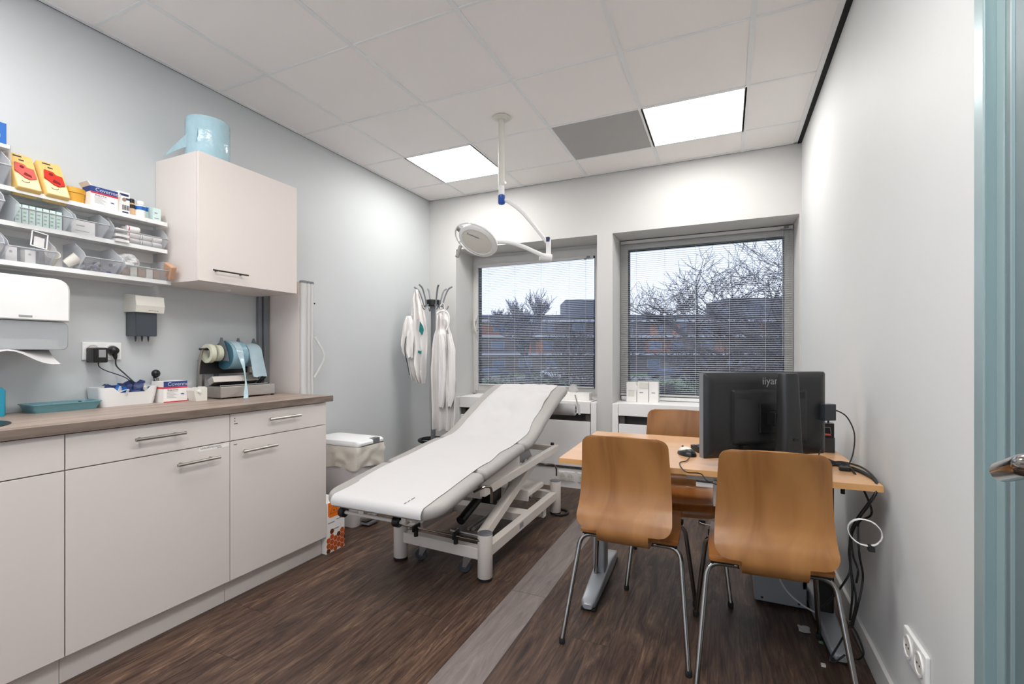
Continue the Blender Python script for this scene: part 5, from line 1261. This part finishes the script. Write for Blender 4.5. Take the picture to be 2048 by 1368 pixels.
q = MB(); q.prism([(x_, z_) for x_, z_ in rrect(-.012, .028, .018, .075, .012)], -.170, -.159, 'y'); q.prism(rrect(-.008, .118, .012, .127, .004), -.1655, -.158, 'y'); q.build('cable_hole', 'black', mon, True)
q = MB(); q.rings([[V((p[0], p[1], z)) for p in rrect(-.13 + k, -.20 + k, .13 - k, .02 - k, .05)] for z, k in ((.0005, 0), (.010, 0), (.014, .008))]); q.build('stand_base', 'black', mon, True)
q = MB(); q.box((.235, -.05, .170), (.288, -.018, .236), bev=.003); q.build('side_box', 'dark_plastic', mon)
q = MB(); q.box((-.13, -.046, .048), (-.095, -.026, .082)); q.box((-.125, -.0465, .052), (-.10, -.0455, .066)); q.build('connector', 'black', mon)
q = MB(); q.box((-.128, -.0466, .050), (-.100, -.0462, .060)); q.build('rating_label', 'paper', mon)
MM = Matrix.Translation(MC) @ Matrix.Rotation(MA, 4, 'Z')
def cable(pts, r, label, m='cable_black', grp=None, nm='cable', k=7):
    b = MB(); b.tube(smooth_path(pts, k), r, 7); return tag(b.build(nm, m, None, True), label, 'cable', grp)
cable([MM @ V(p) for p in ((-.105, -.046, .06), (-.09, -.07, .045), (-.04, -.13, .03), (0, -.168, .03), (.02, -.17, .012), (.09, -.14, .006))], .0025, 'thin black cable from the left of the monitor back to the stand hole')
cable([MM @ V(p) for p in ((.235, -.035, .16), (.225, -.05, .10), (.17, -.09, .05), (.08, -.16, .032), (.03, -.178, .028))], .0025, 'thin black cable looping right from the stand hole to the side box')
cable([MM @ V((.290, -.03, .205)), MM @ V((.31, -.035, .206)), MM @ V((.345, -.045, .18)), MM @ V((.352, -.07, .12)), MM @ V((.315, -.10, .05)), MM @ V((.27, -.12, .006)), MM @ V((.24, -.13, .004))], .0026, 'black cable bowing out in an arc from the monitor side box to the desk')
kb = E('keyboard', MM @ V((.075, .21, 0)), 'black keyboard on the desk, mostly hidden behind the monitor', 'keyboard', rz=MA)
q = MB(); q.prism([(-.075, .004), (.075, .004), (.075, .026), (-.075, .014)], -.225, .225, 'x'); q.build('keyboard_body', 'black', kb)
q = MB()
for i in range(22):
    for j in range(6):
        a = -.218 + i * .0198; y_ = -.068 + j * .0225; z_ = .014 + (y_ + .075) * .08; q.box((a, y_, z_ - .002), (a + .0165, y_ + .0185, z_ + .005))
q.build('keys', 'dark_plastic', kb)
ms = E('computer_mouse', (-.155, 2.185, DZ), 'silver and black computer mouse on the desk, left of the monitor', 'mouse', rz=R(35))
def egg(w, l, h, z0, y0=0, n=24, top=1.0):
    rr = []
    for k in range(9):
        a = pi / 2 * k / 8; rr.append([V((w * cos(a) * cos(2 * pi * i / n) * (1 - .12 * sin(2 * pi * i / n)), y0 + l * cos(a) * sin(2 * pi * i / n) , z0 + h * sin(a) * (1 - .2 * sin(2 * pi * i / n) * cos(a)))) for i in range(n)])
    return rr
q = MB(); q.rings(egg(.032, .055, .030, .001)); q.build('mouse_body', 'black', ms, True)
q = MB(); q.rings(egg(.026, .044, .022, .0125, .006)); q.build('top_shell', 'offwhite_plastic', ms, True)
q = MB(); q.lathe([(.004, -.003), (.005, 0), (.004, .003)], (0, .030, .031), 'x', 12); q.build('scroll_wheel', 'black', ms, True)
cable([on_z(1379, 915, DZ + .006), on_z(1372, 922, DZ + .004), on_z(1360, 925, DZ + .003), on_z(1362, 934, DZ + .003), on_z(1374, 944.5, DZ + .004), V((-.085, 1.895, .722)), V((-.06, 1.885, .700)), V((-.01, 1.892, .688)), V((.05, 1.92, .695)), V((.08, 1.98, .692))], .0020, 'mouse cable dangling over the front edge of the desk')
e = E('charger_unit', (.41, 2.515, DZ), 'black desk device with a coral red window, behind the right side of the monitor', 'device')
q = MB(); q.rings([[V((p[0], p[1], z)) for p in rrect(.388, 2.49, .442, 2.545, .01)] for z in (DZ + .001, DZ + .065)]); rel(e, q.build('base', 'dark_plastic', e, True))
q = MB(); q.rings([[V((p[0], p[1], z)) for p in rrect(.390, 2.495, .440, 2.543, .008)] for z in (DZ + .065, DZ + .128)]); q.cyl((.42, 2.52, DZ + .128), (.42, 2.52, DZ + .142), .004); rel(e, q.build('top', 'black', e, True))
q = MB(); q.prism([(.394, DZ + .077), (.426, DZ + .077), (.423, DZ + .084), (.396, DZ + .084)], 2.486, 2.4945, 'y'); rel(e, q.build('red_window', 'pink_red', e))
q = MB(); q.tube([(.394, 2.491, DZ + .085), (.397, 2.491, DZ + .112), (.422, 2.491, DZ + .112), (.426, 2.491, DZ + .085)], .0015, 5); rel(e, q.build('window_frame', 'steel', e))
e = E('desk_speaker', (.345, 2.55, DZ), 'small grey-brown speaker box on the desk, between the monitor and the black device', 'speaker')
q = MB(); q.box((.30, 2.53, DZ + .001), (.375, 2.60, DZ + .15), bev=.004); rel(e, q.build('cabinet', 'dark_plastic', e))
q = MB(); q.box((.304, 2.527, DZ + .006), (.371, 2.531, DZ + .145), bev=.001); rel(e, q.build('front', 'casing', e))
# cables over the right end of the desk and down the wall
grp = 'black cables falling from the desk to the floor'
fall = [
 [(1640, 912, 'z'), (1675, 926, 'z'), (1712, 938, 'z'), (1742, 955, 'z'), (1754, 975, .462), (1738, 1010, .44), (1716, 1040, .43), (1702, 1075, .42), (1700, 1120, .41), (1705, 1180, .41), (1700, 1240, .41)],
 [(1640, 915, 'z'), (1672, 930, 'z'), (1705, 935, 'z'), (1740, 952, 'z'), (1752, 978, .464), (1740, 1005, .45), (1720, 1035, .43), (1704, 1070, .42), (1706, 1110, .42), (1716, 1140, .42), (1713, 1165, .42)],
 [(1650, 920, 'z'), (1680, 930, 'z'), (1720, 944, 'z'), (1746, 958, 'z'), (1753, 980, .466), (1735, 1008, .45), (1712, 1040, .43), (1700, 1072, .41), (1702, 1140, .41), (1712, 1200, .42), (1702, 1252, .41)],
 [(1655, 932, 'z'), (1690, 927, 'z'), (1708, 945, 'z'), (1725, 975, .452), (1742, 1015, .46), (1740, 1032, .46), (1720, 1042, .44), (1716, 1060, .43), (1719, 1110, .43), (1726, 1155, .45), (1716, 1210, .43), (1704, 1255, .42)],
 [(1650, 925, 'z'), (1685, 924, 'z'), (1722, 934, 'z'), (1748, 955, 'z'), (1756, 976, .468), (1742, 1004, .46), (1722, 1030, .44), (1705, 1064, .43), (1698, 1100, .42), (1700, 1140, .40), (1685, 1170, .38), (1660, 1200, .36), (1645, 1215, .35)],
]
for f_ in fall:
    pts = [on_z(u, v, DZ + .005) if k == 'z' else on_x(u, v, k) for u, v, k in f_]
    cable(pts, .0036, 'black cable running off the desk corner and down to the floor by the right wall', grp=grp)
for i, f_ in enumerate(([(1700, 1245, .41), (1715, 1270, .44), (1727, 1305, .45), (1718, 1318, .44), (1706, 1316, .43)], [(1700, 1250, .41), (1680, 1285, .37), (1660, 1320, .33), (1672, 1322, .35), (1690, 1310, .38)], [(1655, 1255, 0), (1675, 1256, 0), (1692, 1257, 0)])):
    if i == 2: pts = [on_z(u, v, .02) for u, v, _ in f_]
    else: 
        pts = [on_x(u, v, k) for u, v, k in f_]
        for p in pts: p.z = max(p.z, .006)
    cable(pts, .0034, 'loose black cable end tangled on the floor under the desk corner', grp='black cable ends on the floor')
cable([V((.20, 2.47, .33)), V((.20, 2.46, .22)), V((.24, 2.44, .12)), V((.30, 2.42, .07)), V((.36, 2.40, .05)), V((.40, 2.39, .045))], .0036, 'light grey cable running across the front of the grey computer case', 'cable_white')
e = E('cable_coil', (.44, 2.0, .5), 'coiled white cable tied with a black strap, hanging by the right wall', 'cable')
pc = on_x(1730, 1067, .405); b = MB()
lp = []
for k in range(61):
    a = 2 * pi * k / 20; rr_ = .047 + .004 * sin(k * .31); lp.append(pc + V((.88 * rr_ * cos(a), -.35 * rr_ * cos(a) + .005 * sin(k * .7), rr_ * sin(a) * .88)))
b.tube(lp, .0017, 6); rel(e, b.build('coil', 'cable_white', e, True))
b = MB(); b.box((pc.x + .006, pc.y - .02, pc.z - .050), (pc.x + .022, pc.y + .004, pc.z - .033)); rel(e, b.build('strap', 'black_soft', e))
cable([on_z(1399, 1044, .01), on_z(1408, 1048, .01), on_z(1440, 1054, .008), on_z(1480, 1058, .008)], .002, 'thin white cable with a black plug lying on the floor under the desk', 'cable_white')
b = MB(); p = on_z(1404, 1046, .0); b.box((p.x - .022, p.y - .012, .002), (p.x + .022, p.y + .012, .022), bev=.004); tag(b.build('cable_plug', 'black'), 'small black plug on the floor under the desk', 'plug')
b = MB(); p = on_z(1689, 942, DZ); b.box((p.x - .018, p.y - .010, DZ + .001), (p.x + .018, p.y + .010, DZ + .016), bev=.004); tag(b.build('cable_plug', 'black'), 'black plug lying on the right end of the desk top', 'plug')
# litter on the floor
p = on_z(1608, 1260, 0); b = MB(); g = [[(p.x + .014 * (i - 1.5) + .006 * sin(j * 3 + i), p.y + .018 * (j - 1.5) + .008 * cos(i * 2.3), .002 + .004 * abs(sin(i + j))) for j in range(4)] for i in range(4)]; b.sheet(g, .0006); tag(b.build('paper_scrap', 'paper'), 'torn white paper scrap on the dark floor behind the right chair', 'paper scrap')
p = on_z(1647, 1333, 0); b = MB(); b.box((p.x - .008, p.y - .006, .0005), (p.x + .007, p.y + .007, .009), bev=.001); tag(b.build('plastic_bit', 'offwhite_plastic'), 'tiny pale plastic cube on the floor near the right wall', 'litter')
p = on_z(1643, 1286, 0); b = MB(); b.lathe([(.001, .0005), (.010, .001), (.010, .003), (.001, .004)], (p.x, p.y, 0), n=10); tag(b.build('green_bit', 'carton_green'), 'small pale green bit on the dark floor under the desk corner', 'litter')

# ------------------------------------------------------------------ window sill things
ZW = .7585
def sill_box(u0, u1, h, label, extra=None):
    y = 4.09; x0 = (ray(u0, 800) * (y / ray(u0, 800).y)).x; x1 = (ray(u1, 800) * (y / ray(u1, 800).y)).x
    e = E('sill_box', ((x0 + x1) / 2, y + .04, ZW), label, 'box')
    b = MB(); b.box((x0, y, ZW), (x1, y + .085, ZW + h), bev=.001); rel(e, b.build('carton', 'carton', e))
    b = MB(); b.box((x0 + .02, y - .0006, ZW + h * .45), (x0 + .05, y, ZW + h * .5)); rel(e, b.build('print', 'ink_grey', e))
    for dz, w_, m_ in (extra or []):
        b = MB(); b.box((x0 + .01, y - .004, ZW + h * dz), (x0 + .01 + w_, y - .002, ZW + h * dz + .045), M=Matrix.Translation((x0, y, ZW)) @ Matrix.Rotation(R(4), 4, 'Y') @ Matrix.Translation((-x0, -y, -ZW))); rel(e, b.build('sticky_note', m_, e))
sill_box(1253, 1273, .168, 'white carton with two cream notes, leftmost on the right window sill', [(.62, .07, 'carton'), (.32, .05, 'orange_card' if 0 else 'offwhite_plastic')])
sill_box(1274, 1297, .172, 'middle white carton with one curled note, on the right window sill', [(.72, .07, 'offwhite_plastic')])
sill_box(1298, 1316, .172, 'narrowest white carton without notes, on the right window sill')
e = E('tissue_box', (-1.21, 4.10, ZW), 'white tissue box with a tissue pulled up, on the left window sill', 'tissue box')
b = MB(); b.box((-1.31, 4.06, ZW), (-1.09, 4.17, ZW + .062), bev=.002); rel(e, b.build('carton', 'carton', e))
b = MB(); g = []
for i in range(7):
    g.append([(-1.25 + .05 * cos(2 * pi * j / 12) * (1 + .3 * sin(i)) * (.55 + .1 * i if i < 4 else 1 - .12 * (i - 3)), 4.115 + .02 * sin(2 * pi * j / 12), ZW + .058 + i * .012 + .006 * sin(j * 2)) for j in range(13)])
b.sheet(g, .0005); rel(e, b.build('tissue', 'paper', e, True))

# ------------------------------------------------------------------ examination lamp on the ceiling
LX, LY = -1.318, 2.755; DL = 3.052
e = E('examination_lamp', (LX, LY, ZC), 'white ceiling mounted examination lamp with jointed arms and blue joint', 'examination lamp')
b = MB(); b.lathe([(.001, ZC + .002), (.058, ZC + .001), (.058, ZC - .004), (.05, ZC - .010), (.026, ZC - .013)], (LX, LY, 0), n=32); rel(e, b.build('ceiling_plate', 'offwhite_plastic', e, True))
zj = CAM_H + (707 - 372) / FPX * DL; zb0 = CAM_H + (707 - 390) / FPX * DL; zb1 = CAM_H + (707 - 408) / FPX * DL
b = MB(); b.lathe([(.0215, ZC - .01), (.0215, zj)], (LX, LY, 0), n=24); rel(e, b.build('pole', 'offwhite_plastic', e, True))
b = MB(); b.lathe([(.019, zj), (.019, zb0)], (LX, LY, 0), n=24); b.cyl((LX, LY, zj + .014), (LX + .034, LY - .012, zj + .014), .008); rel(e, b.build('lower_pole', 'white_plastic', e, True))
b = MB(); b.lathe([(.019, zb0), (.0225, zb0 - .004), (.0225, zb1 + .006), (.018, zb1), (.001, zb1 - .001)], (LX, LY, 0), n=24); rel(e, b.build('blue_joint', 'blue_joint', e, True))
b = MB(); b.tube(smooth_path([pt(1006, 400, DL), pt(1020, 405, DL + .01), pt(1043, 423, DL + .02), pt(1066, 449, DL + .03), pt(1084, 472, DL + .04), pt(1096, 487, DL + .05)]), .0125, 14); rel(e, b.build('upper_arm', 'white_plastic', e, True))
pe = pt(1097, 480, DL + .05); pf = pt(1097, 512, DL + .05)
b = MB(); b.cyl(pe, pf, .0165, n=20); rel(e, b.build('elbow', 'white_plastic', e, True))
b = MB(); b.box((pe.x - .01, pe.y - .022, pe.z - .014), (pe.x + .012, pe.y + .0, pe.z + .016), bev=.003); rel(e, b.build('blue_clip', 'navy', e))
q0 = pt(1080, 513, DL + .03); q1 = pt(1103, 516, DL + .04); b = MB(); b.cyl(q0 - RV * .0, q1, .0245, n=24); rel(e, b.build('elbow_drum', 'white_plastic', e, True))
b = MB(); b.tube(smooth_path([pt(1090, 513, DL + .02), pt(1066, 502, DL + .01), pt(1040, 491, DL), pt(1015, 485, DL - .02), pt(994, 484, DL - .04)]), [.0135] * 14 + [.012] * 11, 14); rel(e, b.build('lower_arm', 'white_plastic', e, True))
hc = pt(955, 482, DL - .03); a22 = R(23)
AX = RV * cos(a22) + V((0, 0, -sin(a22))); dn = RV * -sin(a22) + V((0, 0, -cos(a22)))
nn = (-FV) * cos(R(62)) + dn * sin(R(62)); bx_ = nn.cross(AX).normalized()
HM = Matrix(((AX.x, bx_.x, nn.x, hc.x), (AX.y, bx_.y, nn.y, hc.y), (AX.z, bx_.z, nn.z, hc.z), (0, 0, 0, 1)))
b = MB(); b.lathe([(.001, -.035), (.08, -.033), (.122, -.022), (.128, -.008), (.128, .004), (.122, .008)], M=HM, n=48); rel(e, b.build('lamp_head', 'white_plastic', e, True))
b = MB(); b.lathe([(.001, .0085), (.108, .0085), (.121, .006)], M=HM, n=48); rel(e, b.build('lens', 'offwhite_plastic', e, True)); bpy.context.view_layer.update()
b = MB(); b.lathe([(.104, .0088), (.106, .0105), (.110, .0088)], M=HM, n=48, cap=False); rel(e, b.build('lens_ring', 'white_plastic', e, True))
b = MB(); rr = []
for i in range(49):
    a = 2 * pi * i / 48; rr.append(HM @ V((.0 - .012 + .142 * cos(a), .139 * sin(a), -.002)))
b.tube(rr, .0055, 8, cap=False)
for a in (R(150), R(215), R(20), R(-40)): b.tube([HM @ V((.12 * cos(a), .12 * sin(a), -.006)), HM @ V((-.012 + .142 * cos(a), .139 * sin(a), -.002))], .007, 8)
rel(e, b.build('handle_ring', 'white_plastic', e, True))
b = MB(); b.tube([pt(921, 492, DL - .08), pt(914, 514, DL - .09)], [.011, .012], 14); b.tube([pt(925, 465, DL - .02), pt(913, 455, DL - .03)], [.013, .014], 14); rel(e, b.build('grip', 'cork_grey', e, True))
t = text('Coolview', .022, 'lettering', 'ink', e, HM @ Matrix.Rotation(R(0), 4, 'Z') @ Matrix.Translation((-.075, .035, .0095)), .0002); rel(e, t)

# ------------------------------------------------------------------ outside
ZG = -2.2
mat('grass', (84, 104, 76), .9, var=.25, vscale=1.2); mat('road', (120, 122, 130), .9, var=.05, vscale=2)
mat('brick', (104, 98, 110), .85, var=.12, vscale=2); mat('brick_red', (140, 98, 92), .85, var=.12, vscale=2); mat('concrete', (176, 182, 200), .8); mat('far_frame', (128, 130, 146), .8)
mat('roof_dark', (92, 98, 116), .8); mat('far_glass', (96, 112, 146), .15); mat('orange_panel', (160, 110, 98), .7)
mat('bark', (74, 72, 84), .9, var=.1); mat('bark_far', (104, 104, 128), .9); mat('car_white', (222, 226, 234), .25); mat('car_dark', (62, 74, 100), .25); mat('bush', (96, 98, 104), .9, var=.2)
b = MB(); o = at(1250, 70); b.box((-160, 4.6, ZG - .5), (120, 170, ZG)); struct(b.build('ground', 'grass'))
b = MB(); c0 = at(1300, 66)
Mo = Matrix.Translation(at(1230, 64)) @ Matrix.Rotation(YAW, 4, 'Z')
b.box((-60, -4, ZG), (60, 4, ZG + .04), M=Mo); struct(b.build('road', 'road'))
bl_ = E('apartment_block', at(1250, 82), 'long low brick apartment block with pale balcony bands, beyond the trees', 'building', rz=YAW)
def lx(u, d=82): return (u - 1250) / FPX * d
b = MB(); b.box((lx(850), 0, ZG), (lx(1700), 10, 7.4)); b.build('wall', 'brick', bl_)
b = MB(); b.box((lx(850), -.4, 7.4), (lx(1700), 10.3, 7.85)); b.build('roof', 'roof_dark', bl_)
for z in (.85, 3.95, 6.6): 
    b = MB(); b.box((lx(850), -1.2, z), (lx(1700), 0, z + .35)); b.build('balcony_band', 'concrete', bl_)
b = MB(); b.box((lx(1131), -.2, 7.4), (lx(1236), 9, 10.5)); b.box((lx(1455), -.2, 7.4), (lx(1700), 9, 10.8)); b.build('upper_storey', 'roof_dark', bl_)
rnd = random.Random(5)
for fl in range(3):
    for k in range(13):
        u = 930 + k * 52 + rnd.uniform(-6, 6); z0 = ZG + .9 + fl * 3.1
        wn = MB(); wn.box((lx(u), -.12, z0), (lx(u + 26), .02, z0 + 1.6)); f_ = wn.build('window', 'far_frame', bl_)
        wn = MB(); wn.box((lx(u) + .15, -.16, z0 + .12), (lx(u + 26) - .15, -.12, z0 + 1.48)); wn.build('pane', 'far_glass', f_)
for u, z0 in ((1048, 1.2), (1072, 1.2), (1300, 4.3), (1345, 4.2), (1440, 1.4), (1520, 4.2)):
    b = MB(); b.box((lx(u), -.2, z0), (lx(u + 14), .02, z0 + 2.1)); b.build('orange_panel', 'orange_panel', bl_)
for u0, u1, z0 in ((1290, 1340, 1.4), (1430, 1480, 1.3), (960, 1010, 4.4)):
    b = MB(); b.box((lx(u0), -.08, z0), (lx(u1), .02, z0 + 2.4)); b.build('red_brick_panel', 'brick_red', bl_)
def car(u, d, m, label, sc=1):
    p = at(u, d); e = E('parked_car', (p.x, p.y, ZG + .04), label, 'car', rz=YAW)
    b = MB(); b.prism([(-2.1, .3), (2.1, .3), (2.15, .75), (1.3, .92), (.75, 1.42), (-1.05, 1.45), (-1.75, .98), (-2.15, .85)], -.85, .85, 'y'); b.build('body', m, e)
    b = MB(); b.prism([(-1.55, .95), (1.15, .95), (.68, 1.36), (-1.0, 1.38)], -.87, .87, 'y'); b.build('windows', 'far_glass', e)
    for x in (-1.35, 1.35):
        b = MB(); b.lathe([(.32, -.9), (.32, .9)], (x, 0, .32), 'y', 16); b.build('wheel', 'rubber', e)
car(1112, 63, 'car_white', 'white parked car seen through the left window blind'); car(985, 64, 'car_dark', 'dark blue parked car seen through the left window blind')
car(1330, 64, 'car_dark', 'dark parked car seen through the right window, left of the monitor')
def tree(u, d, h, spread, levels, seed, m, label, name='bare_tree', lean=0, r0=.14, up=.55, stems=1, droop=0.0, twig=1.0, group=None, first=.32):
    rnd = random.Random(seed); base = at(u, d); base.z = ZG; trunk, br_ = MB(), MB()
    def grow(p, dr, L, r, lv, mb):
        n = 3; pts = [p]; q = p; dd2 = dr
        for i in range(n):
            dd2 = (dd2 + V((rnd.gauss(0, .13), rnd.gauss(0, .13), rnd.gauss(0, .08) + .04 * up - droop * (levels - lv) * .05))).normalized(); q = q + dd2 * (L / n); pts.append(q)
        rm = d * .00042; mb.tube(pts, [max(rm, r * (1 - .42 * i / n)) for i in range(n + 1)], 5 if lv > 2 else 3, cap=False)
        if lv == 0: return
        k = rnd.choice((3, 4)) if lv > 1 else 4
        for i in range(k):
            t = .35 + .65 * (i + rnd.random()) / k; idx = min(n - 1, int(t * n)); pos = pts[idx].lerp(pts[idx + 1], t * n - idx if t * n - idx <= 1 else 1)
            side = V((rnd.gauss(0, 1), rnd.gauss(0, 1), rnd.gauss(0, .35))).normalized()
            nd = (dd2 * (.62) + side * spread + V((0, 0, up * .25 - droop * .3))).normalized()
            grow(pos, nd, L * rnd.uniform(.62, .86), r * .56, lv - 1, br_)
    for s_ in range(stems):
        dr = V((rnd.gauss(lean, .12 * stems), rnd.gauss(0, .12 * stems), 1)).normalized(); grow(base + V((rnd.gauss(0, .15 * (stems - 1)), rnd.gauss(0, .15 * (stems - 1)), 0)), dr, h * first * rnd.uniform(.85, 1.1), r0, levels, trunk)
    e = E(name, base, label, 'tree', group); rel(e, trunk.build('trunk', m, e)); rel(e, br_.build('branches', m, e)); return e
tree(1408, 21, 9.6, .85, 6, 21, 'bark', 'large bare tree with a forked trunk, in the middle of the right window', r0=.22, first=.36)
tree(1540, 15, 8.2, .8, 6, 14, 'bark', 'bare tree reaching the top right corner of the right window', r0=.16, lean=0, first=.40, stems=2)
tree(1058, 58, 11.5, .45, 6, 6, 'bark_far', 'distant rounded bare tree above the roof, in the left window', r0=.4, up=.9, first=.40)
tree(1168, 17, 6.6, .6, 5, 9, 'bark', 'thin bare tree at the right edge of the left window', r0=.09, stems=2)
tree(1262, 14, 5.4, .7, 5, 15, 'bark', 'arching bare shrub at the left side of the right window', 'bare_shrub', r0=.06, stems=3, droop=1.0)
tree(1500, 19, 6.0, .7, 5, 31, 'bark', 'bare pale-stemmed tree low at the right, behind the monitor top', r0=.1, stems=2)
for i, (u, d, sd) in enumerate(((1010, 30, 1), (1075, 26, 2), (1140, 24, 3), (1330, 26, 4), (1385, 20, 5), (1450, 24, 6), (1545, 22, 7))):
    tree(u, d, 3.6, .9, 4, 40 + sd, 'bark', 'low bare bush growing on the grass in front of the apartment block', 'bare_bush', r0=.05, stems=4, up=.3, group='low bare bushes on the grass')

for o in list(bpy.data.objects):
    if o.name.startswith('blind_rail'): pass
